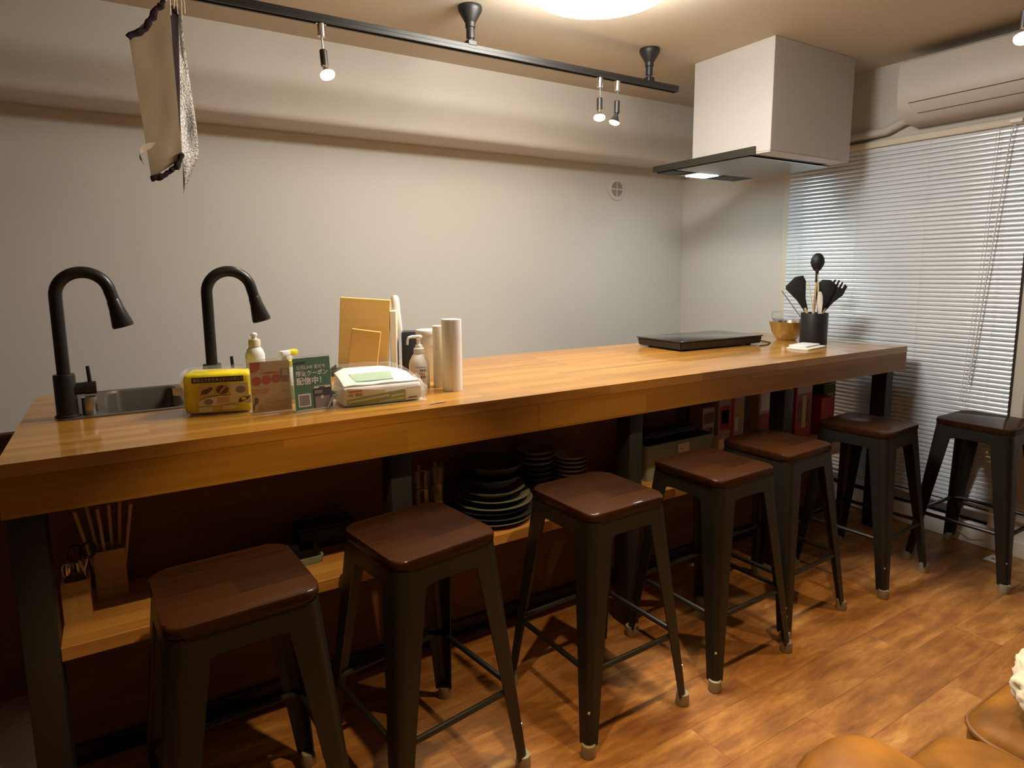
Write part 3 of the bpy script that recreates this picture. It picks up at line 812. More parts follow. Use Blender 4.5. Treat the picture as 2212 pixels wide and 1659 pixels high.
text('毎日とりかえキッチンスポンジ', 0.0098, 'pcream', sp, (0.0315, FY-0.0004, 0.0900), sx=0.87)
for (x0, x1, z0, z1, m) in ((0.044, 0.078, 0.053, 0.080, 'ptan'), (0.082, 0.114, 0.053, 0.080, 'ptan'), (0.118, 0.160, 0.050, 0.082, 'pcream')):
    patch('printed_photo', m, sp, rect(x0, x1, z0, z1), FY)
patch('printed_photo', 'pbrown', sp, [(0.046, 0.056), (0.060, 0.056), (0.076, 0.068), (0.076, 0.074), (0.068, 0.074), (0.050, 0.066)], FY-0.0004)
patch('printed_photo', 'pbrown', sp, ell(0.098, 0.066, 0.015, 0.012), FY-0.0004)
patch('printed_photo', 'ptan', sp, [(0.090, 0.058), (0.094, 0.058), (0.108, 0.074), (0.103, 0.075)], FY-0.0008)
patch('printed_photo', 'pgrey', sp, ell(0.142, 0.064, 0.012, 0.009), FY-0.0004)
patch('printed_field', 'pcream', sp, [(0.040, 0.026), (0.075, 0.026), (0.120, 0.031), (0.166, 0.026), (0.166, 0.049), (0.090, 0.050), (0.062, 0.046), (0.040, 0.038)], FY)
patch('printed_photo', 'pgrey', sp, ell(0.064, 0.036, 0.011, 0.008), FY-0.0004)
patch('printed_photo', 'ptan', sp, rect(0.084, 0.114, 0.031, 0.047), FY-0.0004)
patch('printed_photo', 'pbrown', sp, [(0.134, 0.030), (0.140, 0.030), (0.158, 0.038), (0.164, 0.044), (0.150, 0.046), (0.138, 0.042)], FY-0.0004)
patch('printed_photo', 'brightyellow', sp, ell(0.148, 0.040, 0.006, 0.004), FY-0.0008)
patch('printed_field', 'pcream', sp, rect(0.040, 0.072, 0.010, 0.023), FY)
patch('printed_field', 'pcream', sp, rect(0.096, 0.130, 0.015, 0.024), FY)

# acrylic sign stands
def sign(name, label, loc, rz, w, h, cardm, lean=0.07):
    s = thing(name, label, 'sign', loc, rz)
    def ac(bm):
        add_rbox(bm, -0.003, w+0.003, -0.0024, -0.0006, 0.004, h+0.006, 0.0006, 1); add_rbox(bm, -0.003, w+0.003, 0.0012, 0.0030, 0.004, h+0.006, 0.0006, 1)
        for v in bm.verts: v.co.y += v.co.z*lean
        add_rbox(bm, -0.003, w+0.003, -0.004, 0.048, 0.0, 0.0038, 0.0008, 1)
    part('acrylic_holder', 'acrylic', s, ac, 0)
    hold = part('printed_card', cardm, s, lambda bm: add_box(bm, 0, w, -0.0003, 0.0008, 0.006, h), 0)
    hold.rotation_euler = (-lean, 0, 0)
    return s, hold
s1, c1 = sign('sign_stand', 'beige and red printed card in a clear acrylic stand beside the sponge pack', (0.5305, 0.1885, HC), R(-1), 0.1035, 0.145, 'beigecard')
PY = -0.0008
patch('printed_shape', 'red', c1, [(0.001, 0.146-0.002), (0.001, 0.118), (0.016, 0.119), (0.025, 0.126), (0.027, 0.144)], PY)
patch('printed_shape', 'red', c1, [(0.024, 0.113), (0.05, 0.1115), (0.077, 0.113), (0.05, 0.117)], PY)
for k in range(3): patch('printed_shape', 'red', c1, ell(0.015+0.026*k, 0.093+0.002*k, 0.0125, 0.0118), PY)
patch('printed_shape', 'orange', c1, [(0.001, 0.058), (0.042, 0.060), (0.049, 0.066), (0.042, 0.073), (0.001, 0.071)], PY)
patch('printed_shape', 'ptan', c1, ell(0.090, 0.069, 0.010, 0.0085), PY)
patch('printed_shape', 'pgrey', c1, rect(0.080, 0.101, 0.086, 0.122), PY)
patch('printed_shape', 'ptan', c1, rect(0.083, 0.098, 0.102, 0.120), PY-0.0003)
patch('printed_shape', 'red', c1, ell(0.091, 0.094, 0.0045, 0.006), PY-0.0003)
patch('printed_shape', 'ptan', c1, ell(0.036, 0.127, 0.007, 0.007), PY)
patch('printed_shape', 'pbrown', c1, [(0.002, 0.014), (0.005, 0.014), (0.006, 0.026), (0.016, 0.034), (0.017, 0.045), (0.011, 0.049), (0.006, 0.044), (0.007, 0.034), (0.002, 0.026)], PY)
patch('printed_shape', 'orange', c1, [(0.015, 0.012), (0.029, 0.012), (0.029, 0.024), (0.022, 0.030), (0.017, 0.022)], PY)
for z, x1 in ((0.043, 0.07), (0.036, 0.098), (0.031, 0.098), (0.020, 0.08), (0.015, 0.095)):
    patch('printed_rule', 'ptan', c1, rect(0.036, x1, z, z+0.0018), PY)
s2, c2 = sign('sign_stand', 'green coupon sign with white lettering in a clear acrylic stand', (0.6375, 0.1555, HC), R(7), 0.106, 0.150, 'green')
PY = -0.0008
patch('printed_shape', 'pdark', c2, [(0.004, 0.133), (0.034, 0.134), (0.037, 0.137), (0.034, 0.1405), (0.004, 0.139)], PY)
text('公式LINE 友だち', 0.0118, 'paperwhite', c2, (0.009, PY, 0.1195), sx=0.98, bold=0.0002)
text('限定クーポン', 0.0165, 'paperwhite', c2, (0.006, PY, 0.1005), sx=0.93, bold=0.0004)
text('配信中！', 0.0215, 'paperwhite', c2, (0.006, PY, 0.0775), sx=1.0, bold=0.0007)
patch('printed_frame', 'paperwhite', c2, rect(0.008, 0.044, 0.014, 0.050), PY)
patch('printed_frame', 'pgrey', c2, rect(0.012, 0.040, 0.018, 0.046), PY-0.0003)
patch('printed_phone', 'pdark', c2, [(0.052, 0.006), (0.105, 0.006), (0.105, 0.062), (0.101, 0.067), (0.056, 0.067), (0.052, 0.062)], PY)
patch('printed_phone', 'paperwhite', c2, [(0.053, 0.062), (0.104, 0.062), (0.101, 0.068), (0.056, 0.068)], PY-0.0003)
patch('printed_phone', 'pdark', c2, rect(0.069, 0.086, 0.0625, 0.066), PY-0.0006)
patch('printed_phone', 'pgrey', c2, rect(0.056, 0.101, 0.006, 0.038), PY-0.0003)
patch('printed_phone', 'pgrey', c2, rect(0.056, 0.078, 0.047, 0.056), PY-0.0003)
patch('printed_phone', 'pcream', c2, ell(0.077, 0.036, 0.005, 0.005), PY-0.0006)

# pack of paper towels inside a clear bag
wp = thing('paper_towel_pack', 'green and white paper towel pack inside a crumpled clear bag', 'paper pack', (0.760, 0.138, HC), R(-3.5))
part('carton', 'paperwhite', wp, lambda bm: add_rbox(bm, 0.004, 0.240, 0.004, 0.125, 0.002, 0.058, 0.010, 3), 60)
def bulge(bm):
    t = bmesh.new(); add_box(t, 0.010, 0.234, 0.010, 0.122, 0.050, 0.062)
    bmesh.ops.subdivide_edges(t, edges=list(t.edges), cuts=7, use_grid_fill=True)
    for v in t.verts:
        c = v.co
        if c.z > 0.061:
            u = (c.x-0.010)/0.224; vv = max(0.0, (c.y-0.010)/0.112)
            c.z += (0.036*vv**0.8)*(1-0.75*max(0, (u-0.55)/0.45)**2)*(1-0.3*max(0, (0.08-u)/0.08))+0.003*noise.noise(c*26)
    merge(bm, t)
part('towel_stack', 'offwhite', wp, bulge, 60)
fy = 0.0028
patch('printed_band', 'polive', wp, [(0.016, 0.004), (0.190, 0.004), (0.190, 0.040), (0.130, 0.034), (0.016, 0.022)], fy, 0.001)
patch('printed_panel', 'pcream', wp, [(0.016, 0.023), (0.128, 0.036), (0.128, 0.044), (0.016, 0.055)], fy, 0.001)
patch('printed_rule', 'pcream', wp, [(0.020, 0.013), (0.140, 0.023), (0.140, 0.028), (0.020, 0.018)], fy-0.0006)
patch('printed_rule', 'pcream', wp, [(0.146, 0.020), (0.186, 0.024), (0.186, 0.028), (0.146, 0.024)], fy-0.0006)
patch('printed_rule', 'pcream', wp, [(0.110, 0.007), (0.186, 0.012), (0.186, 0.015), (0.110, 0.010)], fy-0.0006)
patch('printed_rule', 'red', wp, [(0.022, 0.043), (0.060, 0.0435), (0.060, 0.0480), (0.022, 0.0475)], fy-0.0006)
text('FSC 認証', 0.0105, 'pbrown', wp, (0.020, fy-0.0009, 0.0305), rot=(R(90), R(-1.5), 0))
patch('printed_tag', 'paperwhite', wp, rect(0.194, 0.238, 0.010, 0.045), fy, 0.001)
patch('printed_rule', 'pblue', wp, rect(0.198, 0.226, 0.011, 0.0145), fy-0.0006)
def toppr(bm):
    for i in range(5):
        pass
    a = [(0.048, 0.022, 0.0705), (0.160, 0.022, 0.0715), (0.166, 0.072, 0.0868), (0.040, 0.072, 0.0862)]
    vs = [bm.verts.new(p) for p in a]; vs2 = [bm.verts.new((p[0], p[1], p[2]-0.004)) for p in a]
    bm.faces.new(vs); bm.faces.new(vs2[::-1])
    for i in range(4): bm.faces.new((vs[i], vs2[i], vs2[(i+1) % 4], vs[(i+1) % 4]))
part('printed_lid', 'pgreen', wp, toppr, 0)
def bag(bm):
    t = bmesh.new(); add_box(t, -0.012, 0.256, -0.004, 0.135, 0.0005, 0.108)
    bmesh.ops.subdivide_edges(t, edges=list(t.edges), cuts=17, use_grid_fill=True)
    for v in t.verts:
        c = v.co; u = (c.x+0.012)/0.268; vv = max(0.0, (c.y+0.004)/0.139)
        top = (0.068+0.042*vv**0.8)*(1-0.38*max(0, (u-0.6)/0.4)**2)*(1-0.35*max(0, (0.10-u)/0.10))
        c.z = 0.0005+(c.z-0.0005)/0.1075*top
        d = 0.0060*noise.noise(c*30)+0.0075*abs(noise.noise(c*62))-0.002
        c += Vector((c.x-0.12, (c.y-0.065)*1.3, max(0, c.z-0.05))).normalized()*d
        c.z = max(c.z, 0.0005)
        c.y = max(c.y, -0.006)
    merge(bm, t)
part('clear_bag', 'bagfilm', wp, bag, 12)
part('bag_gather', 'bagfilm', wp, lambda bm: [add_tube(bm, [(-0.012+0.004*k, 0.02+0.012*k, 0.03+0.01*(k % 3)), (-0.026-0.003*(k % 2), 0.015+0.014*k, 0.012+0.012*(k % 4)), (-0.034+0.002*k, 0.012+0.014*k, 0.004+0.006*(k % 3))], [0.012, 0.008, 0.004], 7) for k in range(5)], 25)
part('bag_gather', 'bagfilm', wp, lambda bm: [add_tube(bm, [(0.252, 0.06+0.012*k, 0.04+0.01*(k % 3)), (0.268+0.003*(k % 2), 0.075+0.014*k, 0.02+0.012*(k % 4)), (0.280-0.003*k, 0.09+0.012*k, 0.008+0.006*(k % 3))], [0.012, 0.009, 0.004], 7) for k in range(4)], 25)

# dish soap bottle
ds = thing('dish_soap_bottle', 'white dish soap bottle with push-pull cap behind the beige card', 'bottle', (0.571, 0.335, HC))
part('bottle_body', 'offwhite', ds, lambda bm: add_lathe(bm, [(0, 0), (0.026, 0), (0.028, 0.004), (0.0285, 0.10), (0.025, 0.118), (0.0265, 0.135), (0.0265, 0.150), (0.021, 0.165), (0.0145, 0.172), (0.0145, 0.176), (0, 0.176)], 28))
part('body_label', 'pcream', ds, lambda bm: add_lathe(bm, [(0.0287, 0.02), (0.0289, 0.022), (0.0289, 0.098), (0.0287, 0.1)], 28))
part('cap', 'pcream', ds, lambda bm: add_lathe(bm, [(0.0165, 0.173), (0.0165, 0.190), (0.015, 0.194), (0, 0.194)], 24))
part('nozzle', 'offwhite', ds, lambda bm: add_lathe(bm, [(0.007, 0.193), (0.0065, 0.203), (0.0095, 0.205), (0.0095, 0.209), (0.005, 0.213), (0, 0.2135)], 18))

# spray bottle
sb = thing('spray_bottle', 'white and yellow spray bottle behind the two signs', 'spray bottle', (0.664, 0.335, HC), R(25))
part('bottle_body', 'offwhite', sb, lambda bm: add_lathe(bm, [(0, 0), (0.030, 0), (0.032, 0.004), (0.032, 0.06), (0.024, 0.09), (0.013, 0.108), (0.012, 0.115), (0, 0.115)], 24))
part('printed_label', 'pgreen', sb, lambda bm: add_lathe(bm, [(0.0322, 0.010), (0.0324, 0.011), (0.0324, 0.05), (0.0322, 0.052)], 24))
part('collar', 'brightyellow', sb, lambda bm: add_lathe(bm, [(0.0145, 0.108), (0.0145, 0.124), (0.011, 0.126), (0, 0.126)], 20))
part('trigger_head', 'offwhite', sb, lambda bm: (add_rbox(bm, -0.028, 0.006, -0.010, 0.010, 0.137, 0.155, 0.005, 2), add_rbox(bm, -0.014, 0.010, -0.009, 0.009, 0.120, 0.142, 0.004, 2)))
part('yellow_cover', 'brightyellow', sb, lambda bm: add_rbox(bm, 0.0, 0.030, -0.0105, 0.0105, 0.138, 0.156, 0.005, 2))
part('trigger', 'pcream', sb, lambda bm: add_tube(bm, [(-0.014, 0, 0.138), (-0.020, 0, 0.125), (-0.022, 0, 0.105)], [0.005, 0.005, 0.003], 8))

# pump bottle
pb = thing('pump_bottle', 'white pump bottle of hand sanitizer in front of the white tub', 'pump bottle', (1.086, 0.335, HC))
part('bottle_body', 'offwhite', pb, lambda bm: add_lathe(bm, [(0, 0), (0.032, 0), (0.034, 0.004), (0.0345, 0.075), (0.032, 0.088), (0.022, 0.108), (0.0155, 0.114), (0.0155, 0.119), (0, 0.119)], 32))
for x, z, wd, m in ((-0.001, 0.070, 0.036, 'pblue'), (0.006, 0.056, 0.022, 'pdark'), (-0.004, 0.044, 0.030, 'red'), (0.002, 0.034, 0.026, 'pdark')):
    def lab(bm):
        n = 10
        for i in range(n):
            a0 = (-0.5+i/n)*wd/0.0345; a1 = (-0.5+(i+0.8)/n)*wd/0.0345
            if m != 'pblue' and i % 3 == 2: continue
            h = 0.0022 if m == 'pblue' else 0.008
            vs = []
            for a in (a0, a1):
                for zz in (z, z+h): vs.append(bm.verts.new((0.0348*math.sin(a+x/0.0345-0.2), -0.0348*math.cos(a+x/0.0345-0.2), zz)))
            bm.faces.new((vs[0], vs[2], vs[3], vs[1]))
    part('label_print', m, pb, lab, 0)
part('collar', 'offwhite', pb, lambda bm: add_lathe(bm, [(0.018, 0.114), (0.018, 0.130), (0.0165, 0.132), (0.012, 0.132), (0.0115, 0.142), (0, 0.142)], 24))
part('pump_head', 'offwhite', pb, lambda bm: (add_tube(bm, [(0, 0, 0.14), (0, 0, 0.168)], 0.0052, 12), add_lathe(bm, [(0.0065, 0.160), (0.0125, 0.168), (0.0125, 0.172), (0, 0.174)], 18), add_tube(bm, [(0.008, 0, 0.170), (-0.025, 0, 0.1705), (-0.036, 0, 0.168), (-0.040, 0, 0.160), (-0.041, 0, 0.145)], [0.0055, 0.0052, 0.0045, 0.0042, 0.0040], 10)))

# white tub
tb = thing('white_tub', 'tall white plastic tub with a wide lid behind the pump bottle', 'tub', (1.176, 0.448, HC))
part('tub_body', 'offwhite', tb, lambda bm: add_lathe(bm, [(0, 0.004), (0.036, 0), (0.038, 0.004), (0.042, 0.132), (0, 0.132)], 36))
part('lid', 'white', tb, lambda bm: add_lathe(bm, [(0, 0.132), (0.0455, 0.132), (0.0455, 0.164), (0.0475, 0.166), (0.0475, 0.176), (0.045, 0.180), (0, 0.181)], 36))
part('ring_mark', 'pgrey', tb, lambda bm: add_tube(bm, [Vector((0.0125+0.012*math.cos(2*PI*i/20), -0.0385+0.0006*math.cos(2*PI*i/20)*2, 0.095+0.012*math.sin(2*PI*i/20))) for i in range(20)], 0.0006, 5, closed=True))
part('ring_mark', 'pgrey', tb, lambda bm: add_box(bm, 0.006, 0.019, -0.0405, -0.0385, 0.0945, 0.0960), 0)

# paper rolls
def roll(loc, r, h, label, flap):
    t = thing('paper_roll', label, 'paper roll', loc, R(-30), 'paper rolls standing on the counter')
    part('core_roll', 'paper', t, lambda bm: add_lathe(bm, [(0.006, 0.002), (0.008, 0.0), (r-0.001, 0.0), (r, 0.002), (r, h-0.002), (r-0.001, h), (0.012, h), (0.011, h-0.03), (0, h-0.03)], 32))
    if flap:
        def fl(bm):
            A = []; B = []
            for i in range(9):
                a = R(-80+14*i); rr = r+0.0008+0.0030*(i/8)**2
                A.append((rr*math.cos(a), rr*math.sin(a))); B.append(((rr+0.0012)*math.cos(a), (rr+0.0012)*math.sin(a)))
            add_prism(bm, A[::-1]+B, 0.0005, h-0.001)
        part('loose_sheet', 'paperwhite', t, fl, 60)
    return t
roll((1.150, 0.222, HC), 0.0305, 0.232, 'taller cream paper roll with a loose sheet edge, nearest the counter front', True)
roll((1.150, 0.305, HC), 0.0250, 0.205, 'shorter cream paper roll half hidden behind the taller one', False)

# board rack: stand, boards, knife, navy block
rk = thing('board_rack', 'black rack with steel hoops holding the cutting boards', 'rack', (1.035, 0.735, HC), R(-28))
part('tray', 'black', rk, lambda bm: (add_rbox(bm, -0.13, 0.125, -0.085, 0.085, 0.0, 0.010, 0.003, 2), add_rbox(bm, -0.13, 0.125, -0.085, -0.080, 0.010, 0.022, 0.002, 1), add_rbox(bm, -0.13, -0.125, -0.08, 0.085, 0.010, 0.022, 0.002, 1)))
for (x, yy) in ((-0.045, -0.062), (0.012, -0.062), (-0.045, 0.022), (0.012, 0.022)):
    part('hoop', 'gold', rk, lambda bm: add_tube(bm, [(x, yy, 0.009)]+[(x+0.007-0.007*math.cos(R(a)), yy, 0.088+0.007*math.sin(R(a))) for a in (0, 45, 90, 135, 180)]+[(x+0.014, yy, 0.009)], 0.0016, 8))
def board(name, label, loc, rz, roll_, w_, h_, th, m):
    o = thing(name, label, 'cutting board', loc, rz, 'boards in the rack')
    o.rotation_euler = (0, roll_, rz)
    part('slab', m, o, lambda bm: add_rbox(bm, 0, w_, 0, th, 0, h_, 0.002, 1), 0)
    return o
board('cutting_board', 'large rectangular wooden cutting board standing upright in the rack', (0.945, 0.785, HC+0.0200), R(-28), R(4.2), 0.188, 0.272, 0.022, 'board')
board('cutting_board', 'small wooden cutting board leaning in front of the large one', (0.955, 0.700, HC+0.0240), R(-28), R(8), 0.108, 0.155, 0.012, 'board')
board('cutting_board', 'thin cream plastic cutting board seen edge-on beside the large wooden board', (1.122, 0.690, HC+0.0115), R(-28), R(0.5), 0.024, 0.225, 0.080, 'cream')
kb = thing('knife_block', 'dark navy knife block behind the pump bottle', 'knife block', (1.208, 0.690, HC), R(-25))
part('block', 'navy', kb, lambda bm: add_rbox(bm, -0.035, 0.042, -0.03, 0.05, 0, 0.150, 0.004, 2))
part('block_lid', 'navy', kb, lambda bm: add_rbox(bm, -0.033, 0.040, -0.028, 0.048, 0.1502, 0.153, 0.001, 1))
kn = thing('kitchen_knife', 'steel-handled kitchen knife standing behind the cream board', 'knife', (1.178, 0.735, HC+0.153), R(-20))
part('handle', 'white', kn, lambda bm: add_tube(bm, [(0.004, 0, 0.0), (0.000, 0, 0.03), (-0.006, 0, 0.075), (-0.012, 0, 0.128), (-0.013, 0, 0.140)], [0.010, 0.012, 0.014, 0.016, 0.009], 14))
part('handle_edge', 'pgrey', kn, lambda bm: add_tube(bm, [(-0.006, -0.009, 0.035), (-0.010, -0.010, 0.075), (-0.015, -0.011, 0.128)], 0.0022, 8))

# paper clip like sliver near the edge
tag(part('wood_stick', 'pgrey', None, lambda bm: add_tube(bm, [(-0.028, -0.004, 0.0015), (0.0, 0.002, 0.0018), (0.028, 0.003, 0.0015)], [0.0012, 0.002, 0.001], 6), loc=(1.020, 0.052, HC)),
    'thin dark sliver lying near the counter edge beside the bag', 'stick')

# induction hob
hb2 = thing('induction_hob', 'flat black portable induction hob on the right part of the counter', 'hob', (2.755, 0.615, HC), R(-1.5))
part('hob_body', 'black', hb2, lambda bm: (lambda t: (add_box(t, -0.285, 0.285, -0.152, 0.152, 0.008, 0.043), [setattr(v.co, 'x', v.co.x*0.985) or setattr(v.co, 'y', v.co.y*0.96) for v in t.verts if v.co.z < 0.02], bmesh.ops.bevel(t, geom=list(t.edges), offset=0.004, segments=2, affect='EDGES'), merge(bm, t)))(bmesh.new()))
part('glass_top', 'hobglass', hb2, lambda bm: add_rbox(bm, -0.288, 0.288, -0.155, 0.155, 0.0432, 0.0495, 0.002, 2))
for x in (-0.23, 0.23):
    for yy in (-0.11, 0.11):
        part('hob_foot', 'black', hb2, lambda bm: add_lathe(bm, [(0, 0), (0.012, 0), (0.014, 0.0102), (0, 0.0102)], 14, (x, yy, 0)))
tag(part('power_cable', 'black', None, lambda bm: add_tube(bm, [(3.045, 0.62, 0.967), (3.10, 0.66, 0.956), (3.17, 0.60, 0.9535), (3.12, 0.47, 0.9535), (3.02, 0.412, 0.9535), (2.95, 0.405, 0.9535)], 0.003, 8)), 'black cable of the hob curling on the counter toward the bowls', 'cable')

# bowls, crock, utensils
mb = thing('metal_bowl', 'warm metal mixing bowl beside the black utensil crock', 'bowl', (3.325, 0.520, HC))
part('bowl_wall', 'gold', mb, lambda bm: add_lathe(bm, [(0, 0.004), (0.045, 0.0), (0.05, 0.003), (0.075, 0.04), (0.092, 0.098), (0.0945, 0.1), (0.0905, 0.099), (0.073, 0.043), (0.048, 0.008), (0, 0.008)], 36))
gb = thing('glass_bowl', 'clear glass bowl nested in the metal mixing bowl', 'bowl', (3.325, 0.520, HC+0.085))
part('bowl_wall', 'glass', gb, lambda bm: add_lathe(bm, [(0, 0.001), (0.05, 0.0), (0.078, 0.03), (0.079, 0.066), (0.077, 0.067), (0.075, 0.032), (0.049, 0.004), (0, 0.005)], 36))
UX, UY = 3.272, 0.328
uc = thing('utensil_crock', 'black cylindrical crock full of kitchen utensils at the right end of the counter', 'crock', (UX, UY, HC))
part('crock_wall', 'black', uc, lambda bm: add_lathe(bm, [(0, 0), (0.063, 0), (0.065, 0.002), (0.065, 0.156), (0.064, 0.158), (0.061, 0.156), (0.061, 0.006), (0, 0.006)], 40))
def utensil(name, label, top, base, parts, m='silicone', hm='beech'):
    """top/base: offsets from the crock base; local z runs from base to top"""
    o = thing(name, label, 'utensil', (UX+base[0], UY+base[1], HC+0.008), 0, 'utensils in the crock')
    d = Vector((top[0]-base[0], top[1]-base[1], top[2])); L = d.length
    q = Vector((0, 0, 1)).rotation_difference(d.normalized()).to_matrix().to_4x4()
    yawm = Matrix.Rotation(R(-50), 4, 'Z')      # broad sides look toward the room
    parts(o, L, q @ yawm)
    return o
def flat(bm, pts, th, L, mt, bev=0.0):
    add_prism(bm, pts, -th/2, th/2, bev, mtx=mt @ Matrix.Translation((0, 0, L)) @ Matrix.Rotation(R(90), 4, 'X'))
def mk_spoon(o, L, mt):
    part('handle', 'beech', o, lambda bm: add_tube(bm, [mt @ Vector((0, 0, z)) for z in (0, L-0.135)], 0.006, 10))
    part('neck', 'silicone', o, lambda bm: add_tube(bm, [mt @ Vector((0, 0, z)) for z in (L-0.145, L-0.12, L-0.075)], [0.0072, 0.0065, 0.009], 10))
    def bowl(bm):
        t = bmesh.new(); bmesh.ops.create_uvsphere(t, u_segments=20, v_segments=12, radius=1)
        for v in t.verts:
            v.co = Vector((v.co.x*0.0335*(1-0.25*max(0, -v.co.z)), v.co.y*0.012+(0.010*(v.co.x**2+v.co.z**2)), v.co.z*0.048))
        merge(bm, t, mt @ Matrix.Translation((0, 0, L-0.045)))
    part('head', 'silicone', o, bowl, 60)
utensil('serving_spoon', 'tall black serving spoon standing highest in the crock', (0.012, 0.005, 0.450), (0.0, 0.01, 0), mk_spoon)
def mk_turner(o, L, mt):
    part('handle', 'beech', o, lambda bm: add_tube(bm, [mt @ Vector((0, 0, z)) for z in (0, L-0.16)], 0.0075, 10))
    part('head', 'silicone', o, lambda bm: flat(bm, [(-0.010, -0.175), (0.010, -0.175), (0.020, -0.11), (0.052, -0.035), (0.050, -0.002), (0.012, 0.006), (-0.044, -0.020), (-0.050, -0.034), (-0.020, -0.11)], 0.007, L, mt, 0.0015))
utensil('turner', 'wide black turner leaning to the left out of the crock', (-0.092, 0.070, 0.322), (0.02, -0.02, 0), mk_turner)
def mk_ladle(o, L, mt):
    part('handle', 'beech', o, lambda bm: add_tube(bm, [mt @ Vector((0, 0, z)) for z in (0, L-0.15)], 0.0075, 10))
    part('head', 'silicone', o, lambda bm: (flat(bm, [(-0.009, -0.17), (0.009, -0.17), (0.022, -0.11), (0.045, -0.055), (0.042, -0.012), (0.014, 0.004), (-0.022, 0.0), (-0.044, -0.03), (-0.038, -0.075), (-0.018, -0.12)], 0.016, L, mt, 0.005)))
utensil('ladle', 'black ladle leaning to the right out of the crock', (0.045, -0.03, 0.315), (-0.01, 0.0, 0), mk_ladle)
def mk_fork(o, L, mt):
    part('handle', 'beech', o, lambda bm: add_tube(bm, [mt @ Vector((0, 0, z)) for z in (0, L-0.15)], 0.0075, 10))
    part('head', 'silicone', o, lambda bm: flat(bm, [(-0.008, -0.165), (0.008, -0.165), (0.022, -0.11), (0.046, -0.06), (0.046, -0.012), (0.030, -0.004), (0.028, -0.03), (0.022, -0.03), (0.020, 0.0), (0.013, 0.0), (0.011, -0.03), (0.004, -0.03), (0.002, 0.002), (-0.005, 0.002), (-0.007, -0.03), (-0.014, -0.03), (-0.016, 0.0), (-0.023, -0.001), (-0.028, -0.05), (-0.014, -0.11)], 0.006, L, mt))
utensil('pasta_fork', 'black toothed server at the far right of the crock', (0.085, -0.070, 0.312), (-0.02, 0.02, 0), mk_fork)
def mk_chop(o, L, mt):
    part('stick', 'cream', o, lambda bm: add_tube(bm, [mt @ Vector((0, 0, 0)), mt @ Vector((0, 0, L))], [0.005, 0.0025], 8))
utensil('cooking_chopstick', 'pale cooking chopstick in the middle of the crock', (-0.015, -0.015, 0.345), (0.01, -0.03, 0), mk_chop)
utensil('cooking_chopstick', 'yellowish cooking chopstick left of the pale one', (-0.055, 0.01, 0.315), (-0.005, -0.025, 0), mk_chop)
def mk_paddle(o, L, mt):
    part('blade', 'offwhite', o, lambda bm: flat(bm, [(-0.006, -0.2), (0.006, -0.2), (0.009, -0.1), (0.013, -0.06), (0.013, -0.025), (0.006, -0.004), (-0.002, 0.0), (-0.011, -0.02), (-0.013, -0.06), (-0.008, -0.1)], 0.004, L, mt, 0.001))
    part('grip', 'cream', o, lambda bm: add_tube(bm, [mt @ Vector((0, 0, 0)), mt @ Vector((0, 0, L-0.19))], 0.006, 8))
utensil('rice_paddle', 'white rice paddle in front of the turner in the crock', (-0.052, -0.055, 0.262), (0.0, -0.035, 0), mk_paddle)
def mk_tong(o, L, mt):
    part('shaft', 'pgrey', o, lambda bm: add_tube(bm, [mt @ Vector((0, 0, 0)), mt @ Vector((0, 0, L))], [0.003, 0.003], 8))
utensil('thin_skewer', 'thin grey rod leaning far left out of the crock', (-0.135, 0.10, 0.262), (0.03, -0.01, 0), mk_tong)

for k, (dx, dy, z, w_, d_, lab) in enumerate(((0, 0, 0.0, 0.20, 0.11, 'lower of the two flat white cases lying in front of the crock'), (0.012, 0.018, 0.0082, 0.16, 0.09, 'upper thin white case resting on the lower white case'))):
    o = thing('flat_case', lab, 'case', (3.075+dx, 0.235+dy, HC+z), R(10), 'flat white cases')
    part('case_shell', 'paperwhite', o, lambda bm: add_prism(bm, rrect(w_/2, d_/2, 0.012, 4), 0.0, 0.008, 0.002, 2))
    part('case_seam', 'pgrey', o, lambda bm: add_prism(bm, rrect(w_/2+0.0003, d_/2+0.0003, 0.012, 4), 0.0036, 0.0042))

# ================================================================== UNDER-COUNTER SHELF
def wood_box(name, label, x0, x1, y0, y1, h):
    o = thing(name, label, 'box', ((x0+x1)/2, (y0+y1)/2, SZ), 0)
    hx, hy = (x1-x0)/2, (y1-y0)/2; t = 0.006
    part('front_wall', 'boxwood', o, lambda bm: add_box(bm, -hx, hx, -hy, -hy+t, 0, h), 0)
    part('rear_wall', 'boxwood', o, lambda bm: add_box(bm, -hx, hx, hy-t, hy, 0, h), 0)
    part('side_wall', 'boxwood', o, lambda bm: add_box(bm, -hx, -hx+t, -hy+t, hy-t, 0, h), 0)
    part('side_wall', 'boxwood', o, lambda bm: add_box(bm, hx-t, hx, -hy+t, hy-t, 0, h), 0)
    part('base_board', 'boxwood', o, lambda bm: add_box(bm, -hx+t, hx-t, -hy+t, hy-t, 0, t), 0)
    return o
wood_box('cutlery_box', 'pale wooden cutlery box at the left end of the shelf', 0.070, 0.128, 0.165, 0.225, 0.104)
wood_box('chopstick_box', 'pale wooden chopstick box behind the cutlery box', 0.136, 0.206, 0.265, 0.330, 0.128)
names = ['leftmost', 'second', 'third', 'fourth', 'rightmost']
